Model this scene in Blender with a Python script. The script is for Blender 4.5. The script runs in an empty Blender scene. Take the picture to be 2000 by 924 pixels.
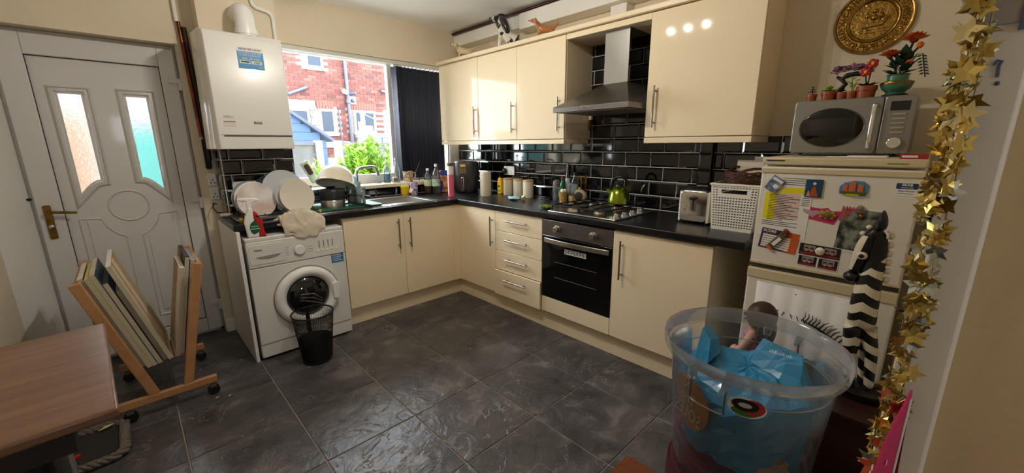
import bpy, math, random
from math import sin, cos, pi, radians, sqrt, atan2
from mathutils import Vector, Matrix, noise
random.seed(7)
S = bpy.context.scene
COL = S.collection

# ------------------------------------------------------------------ camera
def camera():
    yaw, pitch, roll = radians(-43.8286), radians(-12.9675), radians(-0.3648)
    f = Vector((sin(-yaw)*cos(pitch), cos(yaw)*cos(pitch), sin(pitch)))
    r = Vector((cos(yaw), sin(yaw), 0)); u = r.cross(f)
    r2 = cos(roll)*r + sin(roll)*u; u2 = -sin(roll)*r + cos(roll)*u
    cd = bpy.data.cameras.new('camera'); cd.sensor_width = 36; cd.sensor_fit = 'HORIZONTAL'
    cd.lens = 776.98/2000*36; cd.clip_start = .02; cd.clip_end = 200
    o = bpy.data.objects.new('camera', cd); COL.objects.link(o)
    m = Matrix((r2, u2, -f)).transposed().to_4x4(); m.translation = (-2.77, -3.5754, 1.3943)
    o.matrix_world = m; S.camera = o
camera()

# ------------------------------------------------------------------ world, light, exposure
W = bpy.data.worlds.new('overcast_sky'); S.world = W; W.use_nodes = True
bg = W.node_tree.nodes['Background']
bg.inputs[0].default_value = (.86, .93, 1.0, 1); bg.inputs[1].default_value = 19.0
def area(name, loc, rot, sx, sy, power=0, col=(1, 1, 1), portal=False):
    l = bpy.data.lights.new(name, 'AREA'); l.shape = 'RECTANGLE'; l.size = sx; l.size_y = sy
    l.energy = power; l.color = col
    if portal: l.cycles.is_portal = True
    o = bpy.data.objects.new(name, l); COL.objects.link(o); o.location = loc; o.rotation_euler = rot
    return o
area('window_portal', (-.9, .34, 1.6), (radians(-90), 0, 0), 1.85, 1.15, portal=True)
area('fill_window_portal', (-2.6, -5.72, 1.7), (radians(90), 0, 0), .5, .5, portal=True)  # portal for the added fill window behind the camera
S.view_settings.view_transform = 'Standard'; S.view_settings.look = 'None'
S.view_settings.exposure = 0.12; S.view_settings.gamma = 1; S.view_settings.use_curve_mapping = False
S.cycles.use_denoising = True
S.cycles.max_bounces = 10; S.cycles.transparent_max_bounces = 24; S.cycles.diffuse_bounces = 6
S.cycles.glossy_bounces = 5; S.cycles.transmission_bounces = 6
S.cycles.sample_clamp_indirect = 6; S.cycles.caustics_reflective = False; S.cycles.caustics_refractive = False

# ------------------------------------------------------------------ materials
MATS = {}
def lin(h):
    h = h.lstrip('#'); c = [int(h[i:i+2], 16)/255 for i in (0, 2, 4)]
    return tuple((x/12.92 if x <= .04045 else ((x+.055)/1.055)**2.4) for x in c) + (1,)
def mat(name, col, rough=.5, metal=0., var=None, bump=None, coat=0., spec=.5, emit=0., trans=0., ior=1.45, sheen=0.):
    """var=(scale, other hex, contrast) noise colour variation; bump=(scale, strength)"""
    if name in MATS: return MATS[name]
    m = bpy.data.materials.new(name); m.use_nodes = True; MATS[name] = m
    nt = m.node_tree; b = nt.nodes['Principled BSDF']; N = nt.nodes.new; L = nt.links.new
    c = lin(col) if isinstance(col, str) else col
    b.inputs['Base Color'].default_value = c; b.inputs['Roughness'].default_value = rough
    b.inputs['Metallic'].default_value = metal; b.inputs['Coat Weight'].default_value = coat
    b.inputs['Coat Roughness'].default_value = .06; b.inputs['Specular IOR Level'].default_value = spec
    b.inputs['IOR'].default_value = ior; b.inputs['Transmission Weight'].default_value = trans
    if sheen: b.inputs['Sheen Weight'].default_value = sheen
    if emit:
        b.inputs['Emission Color'].default_value = c; b.inputs['Emission Strength'].default_value = emit
    if var or bump:
        tc = N('ShaderNodeTexCoord')
    if var:
        n = N('ShaderNodeTexNoise'); n.inputs['Scale'].default_value = var[0]; n.inputs['Detail'].default_value = 5
        L(tc.outputs['Object'], n.inputs['Vector'])
        r = N('ShaderNodeValToRGB'); w = var[2] if len(var) > 2 else .5
        r.color_ramp.elements[0].position = .5-.4*(1-w); r.color_ramp.elements[1].position = .5+.4*(1-w)
        r.color_ramp.elements[0].color = c; r.color_ramp.elements[1].color = lin(var[1])
        L(n.outputs['Fac'], r.inputs[0]); L(r.outputs[0], b.inputs['Base Color'])
    if bump:
        n2 = N('ShaderNodeTexNoise'); n2.inputs['Scale'].default_value = bump[0]; n2.inputs['Detail'].default_value = 4
        L(tc.outputs['Object'], n2.inputs['Vector'])
        bp = N('ShaderNodeBump'); bp.inputs['Strength'].default_value = bump[1]; bp.inputs['Distance'].default_value = .01
        L(n2.outputs['Fac'], bp.inputs['Height']); L(bp.outputs[0], b.inputs['Normal'])
    return m
def clear(name, tint='FFFFFF', haze=0., rough=.03, edge=.25):
    """thin clear plastic or glass: see-through, fresnel sheen, optional milky haze"""
    if name in MATS: return MATS[name]
    m = bpy.data.materials.new(name); m.use_nodes = True; MATS[name] = m
    nt = m.node_tree; N = nt.nodes.new; L = nt.links.new; nt.nodes.remove(nt.nodes['Principled BSDF'])
    out = nt.nodes['Material Output']
    t = N('ShaderNodeBsdfTransparent'); t.inputs[0].default_value = lin(tint)
    g = N('ShaderNodeBsdfGlossy'); g.inputs['Roughness'].default_value = rough; g.inputs[0].default_value = (1, 1, 1, 1)
    fr = N('ShaderNodeLayerWeight'); fr.inputs['Blend'].default_value = edge
    mx = N('ShaderNodeMixShader'); L(fr.outputs['Fresnel'], mx.inputs[0]); L(t.outputs[0], mx.inputs[1]); L(g.outputs[0], mx.inputs[2])
    last = mx
    if haze:
        d = N('ShaderNodeBsdfDiffuse'); d.inputs[0].default_value = (.85, .87, .9, 1)
        tl = N('ShaderNodeBsdfTranslucent'); tl.inputs[0].default_value = (.85, .87, .9, 1)
        a = N('ShaderNodeMixShader'); a.inputs[0].default_value = .5; L(d.outputs[0], a.inputs[1]); L(tl.outputs[0], a.inputs[2])
        k = N('ShaderNodeMixShader'); k.inputs[0].default_value = haze; L(mx.outputs[0], k.inputs[1]); L(a.outputs[0], k.inputs[2]); last = k
    L(last.outputs[0], out.inputs[0])
    return m
def nodes_of(m):
    nt = m.node_tree; return nt, nt.nodes.new, nt.links.new, nt.nodes['Principled BSDF']
def ramp(nt, stops):
    r = nt.nodes.new('ShaderNodeValToRGB'); e = r.color_ramp.elements
    while len(e) < len(stops): e.new(.5)
    for k, (p, c) in zip(e, stops): k.position = p; k.color = lin(c) if isinstance(c, str) else c
    return r

WALL = mat('cream_wall_paint', 'E0D4BE', .75, bump=(60, .12), var=(3, 'D8CBB2', .2))
WHITE = mat('white_paint', 'E9E7E2', .5, bump=(40, .05))
UPVC = mat('white_upvc', 'CFCDCA', .3, coat=.2)
CEIL = mat('white_ceiling', 'F6F6F6', .85, bump=(80, .1))
GLOSS = mat('cream_gloss', 'F1E0C0', .07, coat=0., spec=.13)
SATIN = mat('cream_satin', 'F1DFBE', .3, coat=.25)
CARC = mat('cream_carcass', 'E6DBC0', .5)
STEEL = mat('brushed_steel', 'B9B7B2', .3, 1.0, bump=(120, .04))
DSTEEL = mat('grey_steel', '85827E', .36, 1.0)
CHROME = mat('chrome', 'E6E6E6', .07, 1.0)
HANDLE = mat('satin_nickel', 'A49A8E', .28, 1.0)
TILE = mat('black_gloss_tile', '08080A', .06, coat=.6, bump=(9, .03))
GROUT = mat('pale_grout', 'E2DED6', .85)
FGROUT = mat('grey_grout', '8F867B', .85)
BLACK = mat('black_plastic', '0D0D0E', .35)
MBLACK = mat('matt_black', '0B0B0C', .7)
BGLASS = mat('black_glass', '040405', .05, coat=.5)
COUNTER = mat('black_worktop', '0B0B0D', .3, var=(160, '161618', .3), bump=(200, .04))
CREAM = mat('cream_enamel', 'E9DFC8', .35)
WPLAS = mat('white_plastic', 'ECEBE8', .35)
WAPP = mat('white_appliance', 'DEDCD6', .28, coat=.3)
CERAM = mat('white_ceramic', 'E8E6E0', .18, coat=.4)
GLASS = clear('thin_glass', 'E6EEEE', haze=.06, edge=.38)
WINGLASS = clear('window_glass', 'FFFFFF', edge=.06)
CLEARP = clear('clear_plastic', 'EEF2F6', haze=.06, rough=.12, edge=.22)
BRASS = mat('brass', '9A7A38', .3, 1.0, var=(30, '5E4618', .3))
WOOD = mat('beech_wood', 'B98A5E', .45, var=(14, 'A4744A', .3))
PAPER = mat('white_paper', 'E4E2DE', .7)
RED = mat('red_plastic', 'B8141E', .35)
GREEN = mat('dark_green_leaf', '17331B', .5)
LIME = mat('lime_leaf', '7FA52B', .5)
TERRA = mat('terracotta_plastic', '8E4522', .35)
PINK = mat('pink_card', 'C22A62', .6)
YELL = mat('yellow_plastic', 'E2B410', .4)
BLUEB = mat('blue_label', '1F6FA8', .5)
def wood_grain(name, c1, c2, rough, axis=0, scale=6):
    m = mat(name, c1, rough); nt, N, L, b = nodes_of(m)
    tc = N('ShaderNodeTexCoord'); mp = N('ShaderNodeMapping'); sc = [scale*7]*3; sc[axis] = scale*.5
    mp.inputs['Scale'].default_value = sc
    n = N('ShaderNodeTexNoise'); n.inputs['Scale'].default_value = 1.0; n.inputs['Detail'].default_value = 6; n.inputs['Distortion'].default_value = .6
    L(tc.outputs['Object'], mp.inputs[0]); L(mp.outputs[0], n.inputs['Vector'])
    r = ramp(nt, [(.3, c2), (.7, c1)]); L(n.outputs['Fac'], r.inputs[0]); L(r.outputs[0], b.inputs['Base Color'])
    return m
TABLEW = wood_grain('teak_veneer', '80604C', '664834', .32, 0, 5)
CHESTW = wood_grain('dark_stained_wood', '3A1E14', '27130C', .4, 1, 5)

def slate():
    m = mat('slate_vinyl', '3B3836', .3); nt, N, L, b = nodes_of(m)
    g = N('ShaderNodeNewGeometry'); oi = N('ShaderNodeObjectInfo')
    off = N('ShaderNodeVectorMath'); off.operation = 'MULTIPLY_ADD'
    cmb = N('ShaderNodeCombineXYZ'); L(oi.outputs['Random'], cmb.inputs[0]); L(oi.outputs['Random'], cmb.inputs[1])
    off.inputs[1].default_value = (37, 53, 0); L(cmb.outputs[0], off.inputs[0]); L(g.outputs['Position'], off.inputs[2])
    n1 = N('ShaderNodeTexNoise'); n1.inputs['Scale'].default_value = 5; n1.inputs['Detail'].default_value = 8; n1.inputs['Roughness'].default_value = .62; n1.inputs['Distortion'].default_value = .8
    L(off.outputs[0], n1.inputs['Vector'])
    r1 = ramp(nt, [(.3, '323032'), (.55, '4E4B4C'), (.78, '817A77')]); L(n1.outputs['Fac'], r1.inputs[0])
    # thin wandering veins: |noise-.5| small
    n2 = N('ShaderNodeTexNoise'); n2.inputs['Scale'].default_value = 4.2; n2.inputs['Detail'].default_value = 5; n2.inputs['Roughness'].default_value = .55; n2.inputs['Distortion'].default_value = 1.2
    L(off.outputs[0], n2.inputs['Vector'])
    s = N('ShaderNodeMath'); s.operation = 'SUBTRACT'; s.inputs[1].default_value = .5; L(n2.outputs['Fac'], s.inputs[0])
    a = N('ShaderNodeMath'); a.operation = 'ABSOLUTE'; L(s.outputs[0], a.inputs[0])
    rv = ramp(nt, [(0., (1, 1, 1, 1)), (.011, (0, 0, 0, 1))]); L(a.outputs[0], rv.inputs[0])
    n3 = N('ShaderNodeTexNoise'); n3.inputs['Scale'].default_value = 3.0; L(off.outputs[0], n3.inputs['Vector'])
    rm = ramp(nt, [(.48, (0, 0, 0, 1)), (.62, (.85, .85, .85, 1))]); L(n3.outputs['Fac'], rm.inputs[0])
    mu = N('ShaderNodeMath'); mu.operation = 'MULTIPLY'; L(rv.outputs[0], mu.inputs[0]); L(rm.outputs[0], mu.inputs[1])
    mx = N('ShaderNodeMixRGB'); mx.inputs[2].default_value = lin('8A827B'); L(mu.outputs[0], mx.inputs[0]); L(r1.outputs[0], mx.inputs[1])
    L(mx.outputs[0], b.inputs['Base Color'])
    n4 = N('ShaderNodeTexNoise'); n4.inputs['Scale'].default_value = 9; n4.inputs['Detail'].default_value = 7; n4.inputs['Distortion'].default_value = 1.5; L(off.outputs[0], n4.inputs['Vector'])
    ad = N('ShaderNodeMath'); ad.operation = 'ADD'; L(n4.outputs['Fac'], ad.inputs[0]); L(rv.outputs[0], ad.inputs[1])
    bp = N('ShaderNodeBump'); bp.inputs['Strength'].default_value = .3; bp.inputs['Distance'].default_value = .02
    L(ad.outputs[0], bp.inputs['Height']); L(bp.outputs[0], b.inputs['Normal'])
    return m
SLATE = slate()

# ------------------------------------------------------------------ mesh helpers
class G:
    def __init__(s): s.v = []; s.f = []
    def add(s, vs, fs):
        n = len(s.v); s.v += [tuple(p) for p in vs]; s.f += [tuple(i+n for i in f) for f in fs]; return s
    def box(s, a, b):
        x0, y0, z0 = [min(p, q) for p, q in zip(a, b)]; x1, y1, z1 = [max(p, q) for p, q in zip(a, b)]
        return s.add([(x0,y0,z0),(x1,y0,z0),(x1,y1,z0),(x0,y1,z0),(x0,y0,z1),(x1,y0,z1),(x1,y1,z1),(x0,y1,z1)],
                     [(0,3,2,1),(4,5,6,7),(0,1,5,4),(1,2,6,5),(2,3,7,6),(3,0,4,7)])
    def hexa(s, p):  # 8 corners like box
        return s.add(p, [(0,3,2,1),(4,5,6,7),(0,1,5,4),(1,2,6,5),(2,3,7,6),(3,0,4,7)])
    def lathe(s, prof, seg=24, c=(0,0,0), sx=1., sy=1., cap=True):
        vs = []; fs = []; n = len(prof)
        for r, z in prof:
            for k in range(seg):
                t = 2*pi*k/seg; vs.append((c[0]+r*sx*cos(t), c[1]+r*sy*sin(t), c[2]+z))
        for i in range(n-1):
            for k in range(seg):
                k2 = (k+1) % seg; fs.append((i*seg+k, i*seg+k2, (i+1)*seg+k2, (i+1)*seg+k))
        if cap:
            if prof[0][0] > 1e-6: fs.append(tuple(range(seg-1, -1, -1)))
            if prof[-1][0] > 1e-6: fs.append(tuple((n-1)*seg+k for k in range(seg)))
        return s.add(vs, fs)
    def tube(s, pts, r, seg=8, closed=False, cap=True):
        P = [Vector(p) for p in pts]; n = len(P); R = r if isinstance(r, (list, tuple)) else [r]*n
        vs = []; fs = []; up = None
        for i in range(n):
            t = (P[(i+1) % n]-P[i-1]) if closed else (P[min(i+1, n-1)]-P[max(i-1, 0)])
            t = t.normalized() if t.length > 1e-9 else Vector((0,0,1))
            if up is None:
                up = Vector((0,0,1)) if abs(t.z) < .9 else Vector((1,0,0))
            a = (up - t*up.dot(t)); a = a.normalized() if a.length > 1e-6 else t.orthogonal().normalized(); up = a; b = t.cross(a)
            for k in range(seg):
                q = 2*pi*k/seg; vs.append(P[i]+(a*cos(q)+b*sin(q))*R[i])
        m = n if closed else n-1
        for i in range(m):
            for k in range(seg):
                k2 = (k+1) % seg; j = (i+1) % n; fs.append((i*seg+k, i*seg+k2, j*seg+k2, j*seg+k))
        if cap and not closed: fs += [tuple(range(seg-1, -1, -1)), tuple((n-1)*seg+k for k in range(seg))]
        return s.add(vs, fs)
    def cyl(s, p, q, r, r2=None, seg=16): return s.tube([p, q], [r, r if r2 is None else r2], seg)
    def ball(s, c, r, seg=14, rings=8):
        r = (r, r, r) if not isinstance(r, (list, tuple)) else r
        vs = [(c[0], c[1], c[2]-r[2])]; fs = []
        for i in range(1, rings):
            a = -pi/2+pi*i/rings
            for k in range(seg):
                t = 2*pi*k/seg; vs.append((c[0]+r[0]*cos(a)*cos(t), c[1]+r[1]*cos(a)*sin(t), c[2]+r[2]*sin(a)))
        vs.append((c[0], c[1], c[2]+r[2])); T = len(vs)-1
        for k in range(seg):
            k2 = (k+1) % seg; fs.append((0, 1+k2, 1+k)); fs.append((T, 1+(rings-2)*seg+k, 1+(rings-2)*seg+k2))
            for i in range(rings-2): fs.append((1+i*seg+k, 1+i*seg+k2, 1+(i+1)*seg+k2, 1+(i+1)*seg+k))
        return s.add(vs, fs)
    def prism(s, poly, y0, y1, ax='y'):
        """polygon in (x,z) extruded along y (ax='y'), in (y,z) along x ('x'), or (x,y) along z ('z')"""
        def P(a, b, t): return (a, t, b) if ax == 'y' else ((t, a, b) if ax == 'x' else (a, b, t))
        n = len(poly); vs = [P(a, b, y0) for a, b in poly]+[P(a, b, y1) for a, b in poly]
        fs = [tuple(range(n)), tuple(range(2*n-1, n-1, -1))]+[(i, n+i, n+(i+1) % n, (i+1) % n) for i in range(n)]
        return s.add(vs, fs)
    def rrect(s, x0, x1, z0, z1, r, y0, y1, ax='y', n=5):
        pts = []
        for cx, cz, a0 in ((x1-r, z1-r, 0), (x0+r, z1-r, pi/2), (x0+r, z0+r, pi), (x1-r, z0+r, 3*pi/2)):
            for k in range(n+1): t = a0+pi/2*k/n; pts.append((cx+r*cos(t), cz+r*sin(t)))
        return s.prism(pts, y0, y1, ax)
    def move(s, f): s.v = [tuple(f(*p)) for p in s.v]; return s
    def o(s, name, m, parent=None, bev=0, smooth=True, segs=2, loc=None, rot=None, kind=None, flip=True):
        me = bpy.data.meshes.new(name); me.from_pydata(s.v, [], s.f); me.update()
        fix_normals(me)
        me.materials.append(m)
        if smooth: me.shade_smooth(); me.set_sharp_from_angle(angle=radians(38))
        ob = bpy.data.objects.new(name, me); COL.objects.link(ob)
        if parent: ob.parent = parent
        if loc: ob.location = loc
        if rot: ob.rotation_euler = rot
        if kind: ob['kind'] = kind
        if bev:
            b = ob.modifiers.new('bevel', 'BEVEL'); b.width = bev; b.segments = segs; b.limit_method = 'ANGLE'; b.angle_limit = radians(40)
        return ob
import bmesh
def fix_normals(me):
    bm = bmesh.new(); bm.from_mesh(me); bmesh.ops.recalc_face_normals(bm, faces=bm.faces); bm.to_mesh(me); bm.free()
def box(a, b): return G().box(a, b)
def struct(name, g, m, **k):
    o = g.o(name, m, **k); o['kind'] = 'structure'; return o
def tag(o, label, cat, group=None):
    o['label'] = label; o['category'] = cat
    if group: o['group'] = group
    return o
def thing(name, label, cat, loc=(0,0,0), rz=0, group=None, rot=None):
    o = bpy.data.objects.new(name, None); COL.objects.link(o); o.empty_display_size = .05
    o.location = loc; o.rotation_euler = rot if rot else (0, 0, radians(rz)); return tag(o, label, cat, group)
def copy_tree(o, loc, label=None, rz=None, scale=None):
    r = o.copy(); COL.objects.link(r); r.location = loc
    if rz is not None: r.rotation_euler = (0, 0, radians(rz))
    if scale: r.scale = scale
    if label: r['label'] = label
    for ch in list(o.children):
        c = ch.copy(); COL.objects.link(c); c.parent = r
        for g in list(ch.children):
            d = g.copy(); COL.objects.link(d); d.parent = c
    return r
def text(s, size, loc, parent, m, rot=(pi/2, 0, 0), name='lettering', ext=.0004, align='CENTER', sx=1., bold=0.):
    c = bpy.data.curves.new(name, 'FONT'); c.body = s; c.size = size; c.extrude = ext; c.align_x = align; c.align_y = 'CENTER'
    c.resolution_u = 3; c.offset = bold; c.materials.append(m)
    tmp = bpy.data.objects.new(name, c); me = bpy.data.meshes.new_from_object(tmp); bpy.data.objects.remove(tmp); bpy.data.curves.remove(c)
    o = bpy.data.objects.new(name, me); COL.objects.link(o); o.parent = parent; o.location = loc; o.rotation_euler = rot; o.scale = (sx, 1, 1)
    return o
def skin(name, nd, edges, m, parent, sub=2, loc=None):
    """one continuous body grown from connected joints: nd = [(x,y,z,r or (r,r2))]"""
    me = bpy.data.meshes.new(name); me.from_pydata([n[:3] for n in nd], edges, []); me.update(); me.materials.append(m)
    ob = bpy.data.objects.new(name, me); COL.objects.link(ob); ob.parent = parent
    if loc: ob.location = loc
    sk = ob.modifiers.new('skin', 'SKIN'); sk.use_smooth_shade = True; sk.branch_smoothing = .6
    for i, n in enumerate(nd):
        r = n[3]; r *= 1.32; me.skin_vertices[0].data[i].radius = (r, r)
        me.skin_vertices[0].data[i].use_root = (i == 0)
    ss = ob.modifiers.new('smooth', 'SUBSURF'); ss.levels = sub; ss.render_levels = sub
    return ob
def crumple(g, amp, sc, seed=0., zmul=1.):
    o = Vector((seed*3.1, seed*1.7, seed*5.3))
    def f(x, y, z):
        p = Vector((x, y, z)); d = noise.turbulence_vector(p*sc+o, 3, False)
        return (x+d.x*amp, y+d.y*amp, z+d.z*amp*zmul)
    return g.move(f)
# ================================================================== SETTING
CZ = 2.53; WR = .02          # ceiling height, right wall face
YR = -5.7                    # rear wall of the next room
struct('wall_right', box((WR, -3.9, 0), (.16, .45, CZ)), WALL)
floor = struct('floor', box((-3.6, YR-.1, -.08), (.16, .3, -.004)), FGROUT)
struct('ceiling', box((-3.6, YR-.1, CZ), (.16, .3, CZ+.1)), CEIL)
# floor tiles, one each, on the grid the grout lines follow
TS, TX, TY = .4491, -2.3196, -.9883
tile_cache = {}
def floor_tile(x0, x1, y0, y1):
    k = (round(x1-x0, 3), round(y1-y0, 3))
    w, d = (x1-x0)/2-.003, (y1-y0)/2-.003
    if k not in tile_cache:
        tile_cache[k] = box((-w, -d, -.006), (w, d, 0)).o('floor_tile', SLATE, floor, bev=.0018, segs=1); o = tile_cache[k]
    else:
        o = tile_cache[k].copy(); COL.objects.link(o)
    o.location = ((x0+x1)/2, (y0+y1)/2, 0)
xs = [-3.3]+[TX+a*TS for a in range(-2, 6)]+[WR]
ys = [.3]+[TY-b*TS for b in range(-2, 8)]+[-4.6]
for i in range(len(xs)-1):
    for j in range(len(ys)-1):
        if xs[i+1]-xs[i] > .02 and ys[j]-ys[j+1] > .02: floor_tile(xs[i], xs[i+1], ys[j+1], ys[j])
struct('floor_rear', box((-3.6, YR, -.004), (.02, -4.6, -.001)), mat('brown_carpet', '3A2A22', .95, bump=(300, .3)))
# window wall: chimney breast with the boiler, strip beside the door, wall above and below the window
PX0, PX1, PY = -2.285, -1.83, -.2
pillar = struct('wall_pillar', box((PX0, PY, 0), (PX1, .42, CZ)), WALL)
struct('wall_strip', box((-2.40, 0, 0), (PX0, .42, CZ)), WALL)
struct('wall_back', box((PX1, .06, 2.18), (WR, .42, CZ)), WALL)
sillwall = struct('wall_under_window', box((PX1, .06, 0), (WR, .42, 1.0)), WALL)
struct('wall_over_door', box((-3.6, -.02, 2.05), (-2.40, .42, CZ)), WALL)
struct('wall_left', box((-3.45, YR, 0), (-3.30, -.30, CZ)), WALL)
struct('trim_door_reveal', G().hexa([(-3.45,-.3,0),(-3.30,-.3,0),(-3.20,.09,0),(-3.45,.09,0),(-3.45,-.3,2.05),(-3.30,-.3,2.05),(-3.20,.09,2.05),(-3.45,.09,2.05)]), WHITE)
struct('wall_left_over_reveal', box((-3.45, -.3, 2.05), (-3.30, -.02, CZ)), WALL)
struct('baseboard_strip', box((-2.395, -.022, 0), (PX0+.01, 0, .105)), WHITE, bev=.006)
struct('windowsill_1', box((PX1, -.005, 1.003), (WR, .26, 1.04)), mat('cream_sill', 'E4DAC2', .45), bev=.008)
# partition beside the camera: its end carries a painted architrave
struct('wall_partition', box((-1.885, -5.7, 0), (-1.76, -3.64, CZ)), mat('dimmed_wall_paint', 'CBB690', .8, bump=(60, .12)))  # wall colour darkened to stand in for dim light on this face
struct('trim_architrave', G().box((-1.905, -3.645, 0), (-1.74, -3.592, CZ)), mat('aged_white_paint', 'E6DCCE', .5, bump=(40, .05)), bev=.006)
struct('trim_architrave_patch', box((-1.908, -3.641, 1.545), (-1.904, -3.594, 1.70)), mat('grey_patch', 'A59A90', .7))
struct('trim_architrave_bead', G().box((-1.89, -3.594, 0), (-1.75, -3.584, CZ)), mat('aged_white_paint', 'CFC4B6', .5), bev=.004)
struct('wall_front', box((-1.76, -3.9, 0), (WR, -3.78, CZ)), WALL)
# rear wall of the next room with an unseen window added for fill daylight
RWX0, RWX1, RWZ0, RWZ1 = -2.83, -2.37, 1.46, 1.92
struct('wall_rear', G().box((-3.45, YR-.12, 0), (-1.76, YR, RWZ0)).box((-3.45, YR-.12, RWZ1), (-1.76, YR, CZ)).box((-3.45, YR-.12, RWZ0), (RWX0, YR, RWZ1)).box((RWX1, YR-.12, RWZ0), (-1.76, YR, RWZ1)), WALL)
rw = struct('window_fill', G().box((RWX0, YR-.1, RWZ0), (RWX0+.03, YR-.04, RWZ1)).box((RWX1-.03, YR-.1, RWZ0), (RWX1, YR-.04, RWZ1)).box((RWX0+.03, YR-.1, RWZ0), (RWX1-.03, YR-.04, RWZ0+.03)).box((RWX0+.03, YR-.1, RWZ1-.03), (RWX1-.03, YR-.04, RWZ1)), UPVC)  # invented window, sized by how much fill daylight it lets in
box((RWX0+.03, YR-.075, RWZ0+.03), (RWX1-.03, YR-.07, RWZ1-.03)).o('pane', WINGLASS, rw)
# pipe boxing along the top of the right wall, step to a deeper run, and a vertical one
struct('trim_pipe_boxing', G().box((-.1, -.93, 2.385), (WR, .06, 2.49)), WHITE, bev=.004)
struct('trim_pipe_boxing_deep', G().box((-.13, -2.9, 2.36), (WR, -.93, 2.485)), WHITE, bev=.004)
struct('trim_pipe_boxing_upright', G().box((-.07, -1.93, 2.0), (WR, -1.80, 2.36)), WHITE, bev=.004)
tag(G().tube([(-.115, .055, 2.505), (-.115, -2.9, 2.505)], .012, 10).o('ceiling_pipe', mat('dark_copper', '5A3328', .45, .6, var=(20, '2E1A16', .3))), 'dark copper pipe running along ceiling above white boxing', 'pipe')

# ------------------------------------------------------------------ window
win = struct('window_1', G().box((PX1, .2, 1.04), (WR, .27, 1.125)).box((PX1, .2, 2.155), (WR, .27, 2.2)).box((PX1, .2, 1.1), (PX1+.06, .27, 2.16)).box((-.13, .2, 1.1), (WR, .27, 2.16)), UPVC, bev=.006)
G().box((-.80, .205, 1.1), (-.755, .265, 2.16)).o('mullion', UPVC, win, bev=.005)
G().box((-.115, .185, 1.04), (-.075, .2, 2.2)).o('frame_bead', UPVC, win, bev=.004)
box((PX1+.05, .235, 1.12), (-.78, .239, 2.16)).o('pane', WINGLASS, win)
box((-.78, .235, 1.12), (-.12, .239, 2.16)).o('pane', WINGLASS, win)

# ------------------------------------------------------------------ wall tiles (bevelled metro tiles, one object each)
mt_cache = {}
def metro(w, h, parent, M4):
    k = (round(w, 3), round(h, 3))
    if k not in mt_cache:
        a, b, e = w/2, h/2, min(.011, w/4, h/4)
        g = G(); g.add([(-a,0,-b),(a,0,-b),(a,0,b),(-a,0,b),(-a,-.004,-b),(a,-.004,-b),(a,-.004,b),(-a,-.004,b),(-a+e,-.009,-b+e),(a-e,-.009,-b+e),(a-e,-.009,b-e),(-a+e,-.009,b-e)],
              [(0,1,2,3),(0,4,5,1),(1,5,6,2),(2,6,7,3),(3,7,4,0),(4,8,9,5),(5,9,10,6),(6,10,11,7),(7,11,8,4),(8,11,10,9)])
        o = g.o('tile', TILE, parent, smooth=False); mt_cache[k] = o
    else:
        o = mt_cache[k].copy(); COL.objects.link(o); o.parent = parent
    o.matrix_local = M4
def tile_run(parent, origin, rz, length, rows, joints, pitch=.2065, gap=.0052, skip=None):
    """rows: z edges; joints[k]: offset of a joint in row k along the run"""
    R = Matrix.Rotation(radians(rz), 4, 'Z'); T = Matrix.Translation(origin)
    for k in range(len(rows)-1):
        z0, z1 = rows[k], rows[k+1]; j = joints[k % len(joints)] % pitch
        edges = [0.]+[j+i*pitch for i in range(40) if .012 < j+i*pitch < length-.012]+[length]
        for a, b in zip(edges, edges[1:]):
            if b-a < .014: continue
            if skip and skip((a+b)/2, (z0+z1)/2): continue
            metro(b-a-gap, z1-z0-gap, parent, T @ R @ Matrix.Translation(((a+b)/2, 0, (z0+z1)/2)))
ZR = [.922, 1.0225, 1.128, 1.230, 1.335, 1.438]
wr = bpy.data.objects['wall_right']
Y0 = .195
def jr(y): return (Y0-y)
g = G().box((WR-.0035, -3.13, .9), (WR, Y0, 1.44)).box((WR-.0035, -2.27, 1.44), (WR, -1.58, 2.15)); g.o('grout', GROUT, wr)
tile_run(wr, (WR-.003, Y0, 0), -90, Y0+2.50, ZR, [jr(-1.625), jr(-1.526)])
tile_run(wr, (WR-.003, -2.585, 0), -90, 3.13-2.585, ZR, [.16, .06])
ZH = [1.438+.1035*i for i in range(8)]
tile_run(wr, (WR-.003, -1.598, 0), -90, .659, ZH, [.0275, .1307])
# tiled pipe casing standing proud on the tiled wall
pc = struct('trim_tiled_casing', box((-.02, -2.585, .92), (WR, -2.50, 1.437)), MBLACK)
tile_run(pc, (-.02, -2.50, 0), -90, .085, ZR, [0])
# breast tiles: front and the return beside the door
ZP = [.92, .98, 1.0825, 1.185, 1.2875, 1.39]
box((PX0, PY-.0035, .9), (PX1, PY, 1.38)).o('grout', GROUT, pillar); box((PX0-.0035, PY-.0035, .9), (PX0, 0, 1.38)).o('grout', GROUT, pillar)
tile_run(pillar, (PX0, PY-.003, 0), 0, PX1-PX0, [.895, .9975, 1.1, 1.2025, 1.305, 1.38], [.045, .115])
tile_run(pillar, (PX0-.003, 0, 0), -90, .2, [.895, .9975, 1.1, 1.2025, 1.305, 1.38], [.19, .19])
box((PX1, .0565, .9), (WR, .06, 1.003)).o('grout', GROUT, sillwall)
tile_run(sillwall, (PX1, .057, 0), 0, WR-PX1, [.922, 1.0], [.13])

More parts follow.
